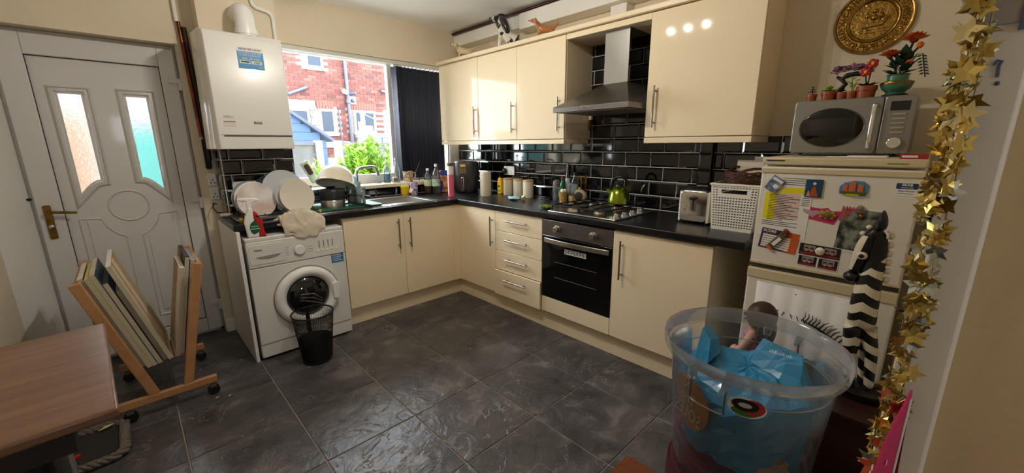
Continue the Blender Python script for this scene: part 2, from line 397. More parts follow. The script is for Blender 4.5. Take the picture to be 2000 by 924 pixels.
# ------------------------------------------------------------------ back door
door = struct('door_1', G().box((-3.21, .09, 0), (-3.15, .17, 2.05)).box((-2.425, .09, 0), (-2.40, .17, 2.05)).box((-3.15, .09, 2.02), (-2.425, .17, 2.05)).box((-3.21, .09, 0), (-2.40, .17, .03)), UPVC, bev=.004)
dl = G()
DX0, DX1, DZ0, DZ1 = -3.078, -2.5, .131, 1.91
for a, b in (((-3.185,0,.03),(DX0,0,2.025)), ((DX1,0,.03),(-2.415,0,2.025)), ((DX0,0,DZ1),(DX1,0,2.025)), ((DX0,0,.03),(DX1,0,DZ0))):
    dl.box((a[0], .05, a[2]), (b[0], .11, b[2]))
dl.o('door_sash', UPVC, door, bev=.005)
G().box((DX0-.004, .06, DZ0-.004), (DX0+.003, .08, DZ1+.004)).box((DX1-.003, .06, DZ0-.004), (DX1+.004, .08, DZ1+.004)).box((DX0, .06, DZ1-.003), (DX1, .08, DZ1+.004)).box((DX0, .06, DZ0-.004), (DX1, .08, DZ0+.003)).o('gasket', MBLACK, door)
def pane_poly(x0, x1, zt, zo, zi, left):
    # straight slot whose foot is cut by an arc that rises towards the middle of the door
    pts = [(x0, zt), (x1, zt)]
    n = 7
    for i in range(n+1):
        t = i/n
        if left: x = x1+(x0-x1)*t; z = zi+(zo-zi)*(1-cos(t*pi/2))
        else: x = x1+(x0-x1)*t; z = zo+(zi-zo)*sin(t*pi/2)
        pts.append((x, z))
    return pts
def offset_poly(p, d):
    cx = sum(a for a, b in p)/len(p); n = len(p); out = []
    for i in range(n):
        a0 = Vector(p[i-1]); a1 = Vector(p[i]); a2 = Vector(p[(i+1) % n])
        e1 = (a1-a0).normalized(); e2 = (a2-a1).normalized(); n1 = Vector((-e1.y, e1.x)); n2 = Vector((-e2.y, e2.x))
        m = (n1+n2); m = m.normalized() if m.length > 1e-6 else n1; out.append(tuple(a1+m*d/max(.4, m.dot(n1))))
    return out
PL = pane_poly(-2.985, -2.889, 1.708, 1.118, 1.196, True); PR = pane_poly(-2.69, -2.594, 1.712, 1.118, 1.2, False)
# leaf built as strips around the two slots
lf = G()
def ring(g, p0, p1, y0, y1):  # raised ring between two outlines (same count)
    n = len(p0); vs = [(a, y1, b) for a, b in p0]+[(a, y0, b) for a, b in p1]
    g.add(vs, [(i, (i+1) % n, n+(i+1) % n, n+i) for i in range(n)])
leafm = G().box((DX0, .07, DZ0), (-2.985, .095, DZ1)).box((-2.889, .07, DZ0), (-2.69, .095, DZ1)).box((-2.594, .07, DZ0), (DX1, .095, DZ1))
for p, lo in ((PL, 1), (PR, 0)):
    x0 = min(a for a, b in p); x1 = max(a for a, b in p)
    leafm.box((x0, .07, 1.71), (x1, .095, DZ1))
    arc = [q for q in p if q[1] < 1.5]
    leafm.prism(arc+([(x0, DZ0), (x1, DZ0)] if arc[0][0] > arc[-1][0] else [(x1, DZ0), (x0, DZ0)]), .07, .095)
leafm.o('door_panel', UPVC, door, smooth=False)
for p, lo in ((PL, 1), (PR, 0)):
    g = G(); sgn = 1
    o0 = offset_poly(p, .0); o1 = offset_poly(p, .016); o2 = offset_poly(p, .034); o3 = offset_poly(p, .046)
    if abs(sum(o1[i][0]*o1[(i+1) % len(o1)][1]-o1[(i+1) % len(o1)][0]*o1[i][1] for i in range(len(o1)))) < abs(sum(o0[i][0]*o0[(i+1) % len(o0)][1]-o0[(i+1) % len(o0)][0]*o0[i][1] for i in range(len(o0)))):
        o1, o2, o3 = offset_poly(p, -.016), offset_poly(p, -.034), offset_poly(p, -.046)
    ring(g, o0, o1, .058, .08); ring(g, o1, o2, .062, .058); ring(g, o2, o3, .0705, .055)
    g.o('glazing_bead', UPVC, door)
def frost(name, c1, c2):
    m = mat(name, 'FFFFFF', .12, trans=1.0, ior=1.3, bump=(55, .9)); nt, N, L, b = nodes_of(m); return m
FROST = frost('rippled_glass', '', '')
G().prism(PL, .085, .089).o('pane', FROST, door); G().prism(PR, .085, .089).o('pane', FROST, door)
# raised oval and lower panels
ov = G()
for r0, r1, y0, y1 in ((1.0, .93, .07, .062), (.93, .86, .062, .069)):
    n = 36; cx, cz = -2.784, 1.02; A, B = .105, .105
    p0 = [(cx+A*r0*cos(2*pi*i/n), cz+B*r0*sin(2*pi*i/n)) for i in range(n)]; p1 = [(cx+A*r1*cos(2*pi*i/n), cz+B*r1*sin(2*pi*i/n)) for i in range(n)]
    ring(ov, p0, p1, y1, y0)
ov.o('oval_moulding', UPVC, door)
for x0, x1, lt in ((-3.03, -2.82, 1), (-2.755, -2.545, 0)):
    pts = [(x0, .22), (x1, .22)]
    arc = [(x1-(x1-x0)*.0, .80), (x1-(x1-x0)*.25, .83), (x1-(x1-x0)*.5, .89), (x1-(x1-x0)*.62, .96)] if lt else []
    if lt: poly = [(x0, .22), (x1, .22), (x1, .82), (x1-.05, .85), (x1-.09, .9), (x1-.11, .955), (x0, .96)]
    else: poly = [(x0, .22), (x1, .22), (x1, .96), (x0+.11, .955), (x0+.09, .9), (x0+.05, .85), (x0, .82)]
    cx = sum(a for a, b in poly)/7; cz = sum(b for a, b in poly)/7
    g = G(); sc = lambda k: [(cx+(a-cx)*(1-k/.1), cz+(b-cz)*(1-k/.37)) for a, b in poly]
    ring(g, poly, sc(.008), .062, .07); ring(g, sc(.008), sc(.016), .069, .062); ring(g, sc(.03), sc(.036), .064, .07)
    n = 7; q = sc(.036); g.add([(a, .064, b) for a, b in q], [tuple(range(n))]); g.o('raised_panel', UPVC, door)
hp = G().rrect(-3.158, -3.125, .855, 1.06, .008, .042, .05).o('handle_plate', BRASS, door, bev=.002)
G().tube([(-3.14, .045, 1.02), (-3.14, .012, 1.02), (-3.125, .004, 1.02), (-3.02, .004, 1.008)], [.009, .009, .009, .007], 10).o('handle', BRASS, door)
G().ball((-3.141, .04, .93), (.014, .008, .014)).o('lock_cylinder', STEEL, door)
G().ball((-3.20, .05, 1.10), (.012, .006, .008)).o('lock_plug', MBLACK, door)
for z in (1.81, 1.01, .23):
    h = G().rrect(-2.465, -2.40, z, z+.032, .006, .028, .05); h.rrect(-2.418, -2.392, z-.045, z+.032, .006, .022, .05); h.o('hinge', UPVC, door, bev=.003)

# ================================================================== BASE CABINETS
def bar_handle(parent, x, z, L, vertical=True, y=-.02):
    g = G()
    if vertical:
        g.tube([(x, y-.03, z-L/2), (x, y-.03, z+L/2)], .006, 10)
        for s in (-.38, .38): g.tube([(x, y, z+s*L), (x, y-.03, z+s*L)], .005, 8)
    else:
        g.tube([(x-L/2, y-.03, z), (x+L/2, y-.03, z)], .006, 10)
        for s in (-.38, .38): g.tube([(x+s*L, y, z), (x+s*L, y-.03, z)], .005, 8)
    return g.o('handle', HANDLE, parent)
def front(parent, name, x0, x1, z0, z1, m, y=-.02, pull=0.):
    return G().box((x0+.0015, y-pull, z0+.0015), (x1-.0015, y+.018-pull, z1-.0015)).o(name, m, parent, bev=.0025)
def carcass(parent, w, z0, z1, d=.56):
    t = .016
    G().box((0, 0, z0), (t, d, z1)).box((w-t, 0, z0), (w, d, z1)).box((t, .0, z0), (w-t, d, z0+t)).box((t, d-t, z0+t), (w-t, d, z1)).box((t, 0, z1-t), (w-t, .05, z1)).o('carcass', CARC, parent)
HB, HT = .152, .868
c = thing('base_cabinet', 'cream double-door sink cabinet between washing machine and corner', 'cabinet', (-1.671, -.60, 0))
carcass(c, .99, HB, HT, .6)
d = front(c, 'door', 0, .495, HB, HT, SATIN); bar_handle(d, .438, .69, .25)
d = front(c, 'door', .495, .99, HB, HT, SATIN); bar_handle(d, .542, .69, .25)
c = thing('base_cabinet', 'cream single-door corner cabinet left of the drawer stack', 'cabinet', (-.60, -.62, 0), -90)
carcass(c, .514, HB, HT, .6)
G().box((-.002, -.02, HB), (.03, .0, HT)).box((-.02, -.081, HB), (-.002, -.0, HT)).o('corner_post', SATIN, c)
d = front(c, 'door', .03, .514, HB, HT, SATIN); bar_handle(d, .48, .69, .25)
c = thing('drawer_cabinet', 'cream four-drawer stack with horizontal bar handles', 'cabinet', (-.60, -1.1343, 0), -90)
carcass(c, .523, HB, HT, .6)
for z0, z1, pl, zh in ((.703, HT, 0, .80), (.537, .703, 0, .64), (.371, .537, 0, .475), (HB, .371, .018, .303)):
    d = front(c, 'drawer', 0, .523, z0, z1, SATIN, pull=pl); bar_handle(d, .263, zh, .25, False, -.02-pl)
c = thing('base_cabinet', 'cream single-door cabinet under the toaster end of worktop', 'cabinet', (-.60, -2.2587, 0), -90)
carcass(c, .598, HB, HT, .6)
d = front(c, 'door', 0, .598, HB, HT, SATIN); bar_handle(d, .068, .69, .25)
struct('baseboard_right', G().box((-.579, -2.86, 0), (-.563, -.567, HB-.004)), SATIN, bev=.002)
struct('baseboard_back', G().box((-1.69, -.567, 0), (-.563, -.551, HB-.004)), SATIN, bev=.002)
tag(box((-2.342, -.69, 0), (-2.322, -.05, .878)).o('end_panel', WHITE, bev=.002), 'tall white end panel left of the washing machine', 'panel')
# ------------------------------------------------------------------ worktop (L-shaped, hole for the sink)
BX0, BX1, BY0, BY1 = -1.29, -.86, -.52, -.13
g = G(); z0, z1 = .88, .92
g.box((-2.345, -.657, z0), (-1.83, -.2, z1)).box((-1.83, -.65, z0), (BX0, .055, z1)).box((BX0, -.648, z0), (BX1, BY0, z1)).box((BX0, BY1, z0), (BX1, .055, z1))
g.box((BX1, -.645, z0), (.012, .055, z1)).box((-.643, -3.006, z0), (.012, -.645, z1))
wt = g.o('worktop', COUNTER, bev=.006, segs=3); tag(wt, 'black laminate L-shaped worktop running round both walls', 'worktop')

# ------------------------------------------------------------------ wall cabinets
WB, WTP = 1.437, 2.171
def wall_unit(y0, w, label, hx):
    c = thing('wall_cabinet', label, 'cabinet', (-.297, y0, 0), -90)
    t = .016; G().box((0, 0, WB), (t, .315, WTP)).box((w-t, 0, WB), (w, .315, WTP)).box((t, 0, WB), (w-t, .315, WB+t)).box((t, 0, WTP-t), (w-t, .315, WTP)).box((t, .3, WB+t), (w-t, .315, WTP-t)).o('carcass', SATIN, c)
    d = front(c, 'door', 0, w, WB, WTP, GLOSS); h = bar_handle(d, hx, 1.62, .25)
    return c
wc1 = wall_unit(.038, .6175, 'cream gloss wall cabinet with pink ribbon on its handle', .575)
wc2 = wall_unit(-.5795, .5087, 'cream gloss wall cabinet, middle of the three left of cooker hood', .465)
wc3 = wall_unit(-1.0882, .5096, 'cream gloss wall cabinet right against the cooker hood, on window side', .462)
wc4 = wall_unit(-2.2574, .6245, 'wide cream gloss wall cabinet between cooker hood and microwave', .062)
pm = thing('light_pelmet', 'cream pelmet strip under the three left wall cabinets', 'trim', (-.297, .038, 1.40), -90)
G().box((0, -.02, 0), (1.636, -.002, .034)).box((1.618, -.002, 0), (1.636, .3, .034)).o('pelmet_board', SATIN, pm, bev=.002)
pm = thing('light_pelmet', 'cream pelmet strip under the wall cabinet beside microwave', 'trim', (-.297, -2.2574, 1.40), -90)
G().box((0, -.02, 0), (.6245, -.002, .034)).box((0, -.002, 0), (.018, .3, .034)).box((.6065, -.002, 0), (.6245, .3, .034)).o('pelmet_board', SATIN, pm, bev=.002)
tag(G().box((-.345, -2.9, 2.175), (.015, .05, 2.205)).o('cornice_board', SATIN, bev=.003), 'long cream top board lying over all wall cabinets', 'board')
tag(G().box((-.315, -2.256, 2.135), (.01, -1.60, 2.171)).o('bridging_board', GLOSS), 'cream bridging board above the cooker hood between cabinets', 'board')

# ------------------------------------------------------------------ oven
ov = thing('oven', 'built-in black glass oven with steel control panel', 'oven', (-.60, -1.6587, 0), -90)
G().box((.0, .0, .14), (.6, .5, .866)).o('body', MBLACK, ov)
G().box((.002, -.022, .754), (.598, 0, .866)).o('control_panel', DSTEEL, ov, bev=.003)
for x in (.145, .452):
    k = G().move(lambda *p: p); k.tube([(x, -.022, .807), (x, -.03, .807)], .027, 20).tube([(x, -.03, .807), (x, -.052, .807)], [.022, .02], 20); k.o('knob', STEEL, ov, bev=.002)
G().ball((.525, -.022, .797), .003).o('indicator_light', BLACK, ov)
dr = G().box((.002, -.022, .274), (.598, 0, .75)).o('door', BGLASS, ov, bev=.003)
hp = [(.025+.55*i/12, -.03-.032*sin(pi*i/12), .715+.004*sin(pi*i/12)) for i in range(13)]
hg = G(); vs = []
for x, y, z in hp: hg_ = None; vs += [(x, y, z-.017), (x, y, z+.017), (x, y+.012, z+.017), (x, y+.012, z-.017)]
fs = []
for i in range(12):
    for k in range(4): fs.append((i*4+k, i*4+(k+1) % 4, i*4+4+(k+1) % 4, i*4+4+k))
fs += [(0, 1, 2, 3), (51, 50, 49, 48)]
hg.add(vs, fs).o('door_handle', STEEL, dr, bev=.003)
G().box((.085, -.0235, .34), (.5, -.022, .65)).o('inner_window', mat('oven_window', '0B0C0C', .08), dr)
for z in (.563, .445): G().tube([(.13, -.0245, z), (.49, -.0245, z)], .0018, 6).o('shelf_rail', STEEL, dr)
st = G().box((.215, -.0245, .64), (.40, -.0225, .675)).o('energy_sticker', mat('sticker_grey', 'D8D8D6', .5), dr)
for k in range(3):
    for q in range(7): G().box((.222+.0245*q, -.0248, .646+.0095*k), (.240+.0245*q-.005*((q+k) % 3), -.0245, .6515+.0095*k)).o('sticker_print', mat('ink', '151515', .6), dr)
G().box((.296, -.0225, .357), (.338, -.022, .363)).o('badge', STEEL, dr)
tag(G().box((-.62, -2.2577, HB), (-.602, -1.6597, .272)).o('filler_panel', SATIN, bev=.0025), 'cream filler panel below the oven door', 'panel')

# ------------------------------------------------------------------ cooker hood
hd = thing('cooker_hood', 'grey steel chimney cooker hood between the wall cabinets', 'cooker hood', (-.5, -1.64, 1.615), -90)
Wd = .60; G().box((0, 0, 0), (Wd, .5, .034)).o('rim', DSTEEL, hd, bev=.002)
cx0, cx1, cy0 = .262, .448, .23
G().add([(0,0,.034),(Wd,0,.034),(Wd,.5,.034),(0,.5,.034),(cx0,cy0,.185),(cx1,cy0,.185),(cx1,.5,.185),(cx0,.5,.185)], [(0,1,5,4),(1,2,6,5),(2,3,7,6),(3,0,4,7),(4,5,6,7),(3,2,1,0)]).o('canopy', mat('hood_grey', '77736E', .34, .9), hd, smooth=False)
G().box((cx0, cy0, .185), (cx1, .5, .519)).o('chimney', STEEL, hd, bev=.001)
G().box((cx1, cy0+.004, .186), (cx1+.0015, .5, .518)).o('chimney_side', BGLASS, hd)
for i in range(5): G().tube([(.225+.02*i, 0, .017), (.225+.02*i, -.004, .017)], .006, 10).o('button', CHROME, hd)
G().box((.03, .03, -.004), (.57, .47, 0)).o('filter', mat('hood_filter', '8E867A', .5, .7), hd)
hk = thing('wall_hook', 'small brass hook hanging below hood on the tiled wall', 'hook', (-.004, -1.625, 1.50), -90)
G().rrect(-.013, .013, .085, .115, .004, -.02, 0).o('backplate', CREAM, hk); G().rrect(-.011, .011, 0, .085, .006, -.024, -.01).o('hook_arm', BRASS, hk)

# ------------------------------------------------------------------ washing machine
wm = thing('washing_machine', 'white front-loading washing machine with round glass door', 'washing machine', (-2.3066, -.706, 0))
Wm, Hm = .6, .836
G().rrect(0, Wm, .02, .80, .004, .012, .49).o('body', WAPP, wm)
G().box((0, .0, .806), (Wm, .49, Hm)).o('lid', WAPP, wm, bev=.008)
G().box((.0, .0, .115), (Wm, .02, .635)).o('front_panel', WAPP, wm, bev=.004)
G().box((.003, .006, .02), (Wm-.003, .02, .108)).o('kick_panel', WAPP, wm, bev=.003)
cp = G().box((.0, -.004, .64), (Wm, .02, .808)).o('control_panel', WAPP, wm, bev=.006)
dw = G().box((.012, -.007, .66), (.215, -.004, .79)).o('detergent_drawer', mat('appliance_grey', 'DAD8D3', .3), wm, bev=.003)
G().prism([(.04, .71), (.19, .716), (.17, .70), (.12, .69), (.07, .695)], -.0085, -.005).o('drawer_grip', mat('grip_grey', '8C8B88', .4), dw)
text('beko', .022, (.04, -.0078, .755), dw, mat('dark_ink', '2A2A2E', .5), align='LEFT')
kb = G().tube([(.3, -.004, .715), (.3, -.02, .715)], [.034, .031], 28).o('programme_knob', WPLAS, cp, bev=.003); G().tube([(.3, -.0045, .715), (.3, -.0055, .715)], .043, 28).o('knob_ring', mat('ring_grey', 'C9C7C2', .4), cp)
INK = mat('ink', '151515', .6); GINK = mat('grey_ink', '77777A', .6)
for i in range(7):
    G().box((.2+(.0 if i < 4 else .15), -.0046, .69+.018*(i % 4)), (.235+(.0 if i < 4 else .15), -.004, .6925+.018*(i % 4))).o('programme_print', GINK, cp)
for i in range(5): G().ball((.415+.032*i, -.004, .685), (.009, .004, .006)).o('button', WPLAS, cp)
for i in range(4): G().box((.425+.03*i, -.0046, .705), (.431+.03*i, -.004, .755)).o('display_print', GINK, cp)
cxm, czm = .318, .385
def ringY(prof, seg, c):  # lathe about the y axis: prof (r, y)
    g = G(); g.lathe([(r, y) for r, y in prof], seg, cap=False); return g.move(lambda x, y, z: (c[0]+x, z, c[1]+y))
md = ringY([(.205, 0), (.205, -.02), (.196, -.034), (.18, -.042), (.162, -.04), (.142, -.026), (.136, -.01)], 56, (cxm, czm)).o('door', WPLAS, wm)
ringY([(.138, -.012), (.115, -.034), (.07, -.05), (.0, -.056)], 40, (cxm, czm)).o('door_glass', mat('door_glass', '0C0D0E', .05, coat=.6), md)
ringY([(.214, -.0015), (.206, -.003)], 56, (cxm, czm)).o('door_seal', mat('seal_grey', '8A8885', .5), md)
G().rrect(cxm+.155, cxm+.2, czm-.06, czm+.065, .015, -.05, -.03).o('door_handle', WPLAS, md, bev=.006)
g = G()
for i in range(3): g.tube([(cxm-.06+.0*i, -.052, czm+.03-.02*i), (cxm+.02, -.055, czm+.02-.03*i), (cxm+.075, -.045, czm-.03-.02*i)], .004, 6)
g.o('drum_paddle', STEEL, md)
G().box((.5, -.001, .575), (.585, 0, .655)).o('energy_label', BLUEB, wm)
for i in range(4): G().box((.507, -.0016, .588+.014*i), (.578-.012*(i % 2), -.001, .592+.014*i)).o('label_line', PAPER, wm)
# ================================================================== BOILER AND PIPES
bo = thing('boiler', 'white wall boiler with blue sticker left of the window', 'boiler', (-2.318, -.5, 1.378))
G().add([(-.035,.05,0),(0,0,0),(.42,0,0),(.43,.05,0),(.43,.3,0),(-.035,.3,0),(-.02,.05,.70),(0,.012,.695),(.42,.012,.695),(.425,.05,.70),(.425,.3,.72),(-.02,.3,.72),(0,0,.66),(.42,0,.66)],
        [(0,5,4,3,2,1),(1,2,13,12),(12,13,8,7),(0,1,12,7,6),(2,3,9,8,13),(6,7,8,9,10,11),(3,4,10,9),(4,5,11,10),(5,0,6,11)]).o('casing', WAPP, bo, bev=.006, segs=3, smooth=True)
G().box((.028, -.003, .079), (.412, .0, .087)).o('trim_strip', mat('trim_grey', '6F6C6A', .25, .8), bo)
G().box((.012, -.002, .0885), (.418, .0, .0915)).o('seam', mat('seam_grey', 'A9A7A2', .5), bo)
sk_ = G().box((.161, -.0016, .493), (.303, 0, .618)).o('register_sticker', mat('sticker_blue', '2E86C0', .4), bo)
G().box((.161, -.0018, .594), (.303, -.0014, .622)).o('sticker_header', mat('sticker_cream', 'E6E2D6', .5), sk_)
NAVY = mat('navy_ink', '203A5C', .5)
text('REGISTER NOW', .0165, (.232, -.0022, .607), sk_, NAVY, name='sticker_text', bold=.0003)
for s, z, h in (('ACTIVATE YOUR FREE', .584, .0125), ('5 YEAR WARRANTY', .571, .0125), ('0800 587 8475', .551, .0165)): text(s, h, (.232, -.002, z), sk_, PAPER, name='sticker_text')
G().box((.17, -.0018, .523), (.227, -.0014, .541)).box((.234, -.0018, .523), (.29, -.0014, .541)).o('sticker_panel', PAPER, sk_)
G().box((.176, -.0021, .529), (.222, -.0018, .537)).o('panel_print', mat('ink', '151515', .6), sk_)
gb = G()
for i in range(9): gb.box((.245+.004*i, -.0021, .526), (.2465+.004*i+.001*(i % 2), -.0018, .538))
gb.o('barcode', mat('ink', '151515', .6), sk_)
text('BAXI', .013, (.286, -.002, .505), sk_, PAPER, name='sticker_text')
text('BAXI', .022, (.222, -.0012, .164), bo, mat('dark_ink', '2A2A2E', .5), bold=.0005)
for z, h, m in ((.19, .018, 'D6D4D0'), (.165, .008, '8A8684'), (.14, .022, 'D8CDBE')): G().box((.036, -.0015, z), (.098, -.0, z+h)).o('rating_label', mat('lab'+m, m, .6), bo)
for i in range(3): G().box((.042, -.0019, .194+.004*i), (.09-.01*i, -.0015, .1955+.004*i)).o('label_print', mat('grey_ink', '77777A', .6), bo)
fl = G(); fp = [(-2.06, -.36, 2.09), (-2.06, -.36, 2.17)]+[(-2.06, -.36+.08*(1-cos(t*pi/8)), 2.17+.08*sin(t*pi/8)) for t in range(1, 5)]+[(-2.06, -.2, 2.25)]
tag(fl.tube(fp, .056, 20).tube([(-2.06, -.36, 2.10), (-2.06, -.36, 2.13)], .063, 20).o('flue_pipe', WPLAS), 'white flue elbow from the boiler top into the wall', 'pipe')
tag(G().tube([(-1.975, -.215, 2.53), (-1.975, -.215, 2.36), (-1.968, -.215, 2.33), (-1.95, -.215, 2.315), (-1.885, -.215, 2.305), (-1.86, -.215, 2.29), (-1.853, -.215, 2.26), (-1.852, -.215, 2.1)], .0115, 10).o('water_pipe', WHITE), 'white painted pipe bending down behind the boiler top', 'pipe')
COPPER = mat('copper', '8E4A2E', .35, .8, var=(16, '4A2A20', .35))
tag(G().tube([(-2.372, -.022, 2.53), (-2.372, -.022, 2.19)], .012, 10).o('water_pipe', WHITE), 'white painted pipe rising to ceiling above copper pipes', 'pipe')
tag(G().tube([(-2.366, -.03, 2.19), (-2.35, -.035, 1.46)], .011, 10).o('copper_pipe', COPPER), 'shiny copper pipe nearest the door, beside the boiler', 'pipe')
tag(G().tube([(-2.342, -.03, 2.16), (-2.325, -.035, 1.30)], .014, 10).o('copper_pipe', mat('tarnished_copper', '3A2722', .6, .5)), 'dark tarnished copper pipe between boiler and copper pipe', 'pipe')
tag(G().rrect(-2.352, -2.318, 1.24, 1.45, .012, -.03, -.002).o('pipe_lagging', MBLACK, bev=.006), 'black pipe lagging on the wall below copper pipes', 'lagging')
def socket(name, label, cat, loc, rz, w=.146, h=.086, double=True):
    t = thing(name, label, cat, loc, rz); G().rrect(-w/2, w/2, -h/2, h/2, .006, -.012, 0).o('faceplate', WPLAS, t, bev=.003)
    for x in ((-.035, .035) if double else (0,)):
        for dx, dz in ((0, .008), (-.011, -.012), (.011, -.012)): G().box((x+dx-.003, -.0126, dz-.006-.01), (x+dx+.003, -.012, dz+.004-.01)).o('slot', BLACK, t)
        G().box((x+.012, -.015, .018), (x+.022, -.012, .034)).o('switch', WPLAS, t)
    return t
socket('wall_socket', 'white wall switch plate, upper of two beside the black tiles', 'socket', (-2.327, -.0, 1.165), 0, .05, .088, False)
socket('wall_socket', 'white wall switch plate, lower of two beside the black tiles', 'socket', (-2.325, -.0, 1.065), 0, .05, .088, False)
s2 = socket('wall_socket', 'white double socket with black plug on the black tiles', 'socket', (.008, -.655, 1.145), -90)
G().ball((-.045, -.03, -.005), (.028, .022, .03)).o('plug', BLACK, s2)
tag(G().tube([(-2.33, -.03, .99), (-2.35, -.06, 1.0), (-2.36, -.09, .97), (-2.345, -.11, .94), (-2.32, -.1, .932), (-2.27, -.25, .932), (-2.2, -.27, .932)], .004, 6).o('power_cable', BLACK), 'thin black cable loop at the left end of worktop', 'cable')
tag(G().tube([(-2.345, -.24, .935), (-2.29, -.26, .935)], .013, 12).o('cable_plug', WPLAS), 'white plug lying on the left end of the worktop', 'plug')

# ================================================================== BLIND
bl = thing('vertical_blind', 'dark navy vertical blind bunched at right side of window', 'blind', (-.5, .12, 2.17))
G().box((-1.34, -.03, -.025), (.50, .03, .01)).o('headrail', mat('headrail_white', 'D9D7D2', .4), bl, bev=.004)
def blindm():
    m = mat('blind_fabric', '2C3040', .6, trans=0); nt, N, L, b = nodes_of(m)
    tc = N('ShaderNodeTexCoord'); mp = N('ShaderNodeMapping'); mp.inputs['Scale'].default_value = (60, 60, 7)
    n = N('ShaderNodeTexNoise'); n.inputs['Scale'].default_value = 2.2; n.inputs['Detail'].default_value = 3; n.inputs['Distortion'].default_value = 2
    L(tc.outputs['Object'], mp.inputs[0]); L(mp.outputs[0], n.inputs['Vector'])
    bp = N('ShaderNodeBump'); bp.inputs['Strength'].default_value = .6; bp.inputs['Distance'].default_value = .01; L(n.outputs['Fac'], bp.inputs['Height']); L(bp.outputs[0], b.inputs['Normal'])
    return m
BLIND = blindm()
xsl = [-.275, -.262, -.249, -.236, -.223, -.195, -.155, -.115, -.075, -.03, .02, .07, .12, .17, .215]
for i, x in enumerate(xsl):
    a = radians(80 if i == 0 else 68 if i < 5 else 38-1.2*i); w = .0445; g = G(); n = 6; vs = []
    for k in range(n+1):
        t = -1+2*k/n; b_ = .006*(1-t*t)
        px, py = t*w*cos(a)+b_*sin(a), -t*w*sin(a)*-1*-1+b_*cos(a)
        vs += [(px, py, -1.10), (px, py, -.04)]
    g.add(vs, [(2*k, 2*k+2, 2*k+3, 2*k+1) for k in range(n)])
    o = g.o('slat', BLIND, bl, loc=(x, 0, 0)); so = o.modifiers.new('thick', 'SOLIDIFY'); so.thickness = .0012
    G().box((x-.006, -.008, -.045), (x+.006, .008, -.02)).o('hanger', WPLAS, bl)
G().tube([(.30, .0, -.03), (.315, -.01, -.8), (.30, -.005, -1.02)], .002, 6).o('control_cord', MBLACK, bl)

# ================================================================== OUTDOORS
struct('ground_outside', box((-14, .45, -.12), (20, 20, -.1)), mat('paving', 'CFCBC2', .9, var=(4, 'B4B0A8', .3)))
HY = 8.0
hs = thing('neighbour_house', 'red brick house across the yard beyond the fence', 'house', (2, HY, -.1))
W0, W1, WH = -6., 4.5, 4.75
openings = [(-.98, -.54, 3.48, 4.5), (-.783, -.367, 1.816, 2.472), (.156, .803, 1.86, 2.48), (-1.62, -1.02, 1.0, 2.45), (1.15, 1.7, 1.4, 2.5)]
box((W0, .03, 0), (W1, .5, WH)).o('wall', mat('mortar', '6E605A', .9), hs)
random.seed(3)
bm_ = [G() for _ in range(4)]; ch, bl_ = .075, .225
for r in range(int(WH/ch)):
    z = r*ch
    if z < 1.2: continue
    x = -4.0+(.1125 if r % 2 else 0)
    while x < 3.2:
        xa, xb = x, x+bl_-.011
        if not any(xb > a-.01 and xa < b+.01 and z+ch > c-.01 and z < d+.01 for a, b, c, d in openings):
            q = random.random(); y = .012+random.uniform(-.003, .003); bm_[0 if q < .45 else 1 if q < .75 else 2 if q < .92 else 3].box((xa, y, z), (xb, .05, z+ch-.011))
        x += bl_
for g, c in zip(bm_, ('512A24', '48241D', '5C352D', '3B1E1A')): g.o('bricks', mat('brick'+c, c, .9), hs, smooth=False, kind='stuff')
for a, b, c, d in openings:
    f = G(); t = .06
    f.box((a, -.01, c), (a+t, .06, d)).box((b-t, -.01, c), (b, .06, d)).box((a+t, -.01, c), (b-t, .06, c+t)).box((a+t, -.01, d-t), (b-t, .06, d)).box((a-.04, -.04, c-.05), (b+.04, .03, c))
    fo = f.o('window', mat('far_white_frame', '9A9894', .5), hs)
    box((a+t, -.002, c+t), (b-t, .004, d-t)).o('pane', mat('dark_pane', '2C323A', .5, spec=.1), fo)
    if b-a > .5 and c > 1.5: G().box((a+t+.05, -.006, c+t), (a+t+.2, -.0025, c+t+.25)).box((b-t-.25, -.006, c+t), (b-t-.05, -.0025, c+t+.14)).o('curtain', mat('pale_cloth', 'C8D8D8', .8), fo)
g = G()
for i in range(8): g.box((-1.0+.0, -.015, 1.1+.19*i), (-.86 if i % 2 else -.93, .04, 1.27+.19*i))
g.box((-1.66, -.02, 2.45), (-.86, .04, 2.66)); g.o('white_quoins', mat('white_render', '6A6864', .8), hs)
g = G()
for a, b, zt in ((-.82, -.33, 2.48), (.1, .86, 2.49)):
    n = int((b-a)/.075)
    for i in range(n): g.box((a+.075*i, .003, zt), (a+.075*i+.064, .05, zt+.2))
g.o('brick_arches', mat('brick5C352D', '5C352D', .9), hs, smooth=False, kind='stuff')
g = G().box((-.75, -.02, 1.45), (.0, .04, 1.62)); g.o('render_band', mat('white_render', '6A6864', .8), hs)
PIPE = mat('soil_pipe', '30323E', .5)
G().tube([(.0, -.05, 5.5), (.02, -.05, 2.9), (.03, -.05, .2)], .05, 10).tube([(.02, -.05, 2.75), (.02, -.05, 2.65)], .075, 10).o('soil_pipe', PIPE, hs)
G().tube([(-1.5, -.06, 2.78), (-1.03, -.05, 2.98)], .045, 10).o('waste_pipe', PIPE, hs)
G().tube([(1.0, -.05, 3.06), (1.5, -.06, 2.98)], .045, 10).o('waste_pipe', PIPE, hs)
G().tube([(-.27, -.04, 2.45), (-.25, -.04, 1.3)], .022, 8).o('drain_pipe', PIPE, hs)
cm = G().box((.05, -.04, 2.64), (.24, .02, 2.84)).o('camera_plate', mat('far_white_frame', '9A9894', .5), hs); G().ball((.15, -.07, 2.73), .06).o('camera_dome', PIPE, cm)
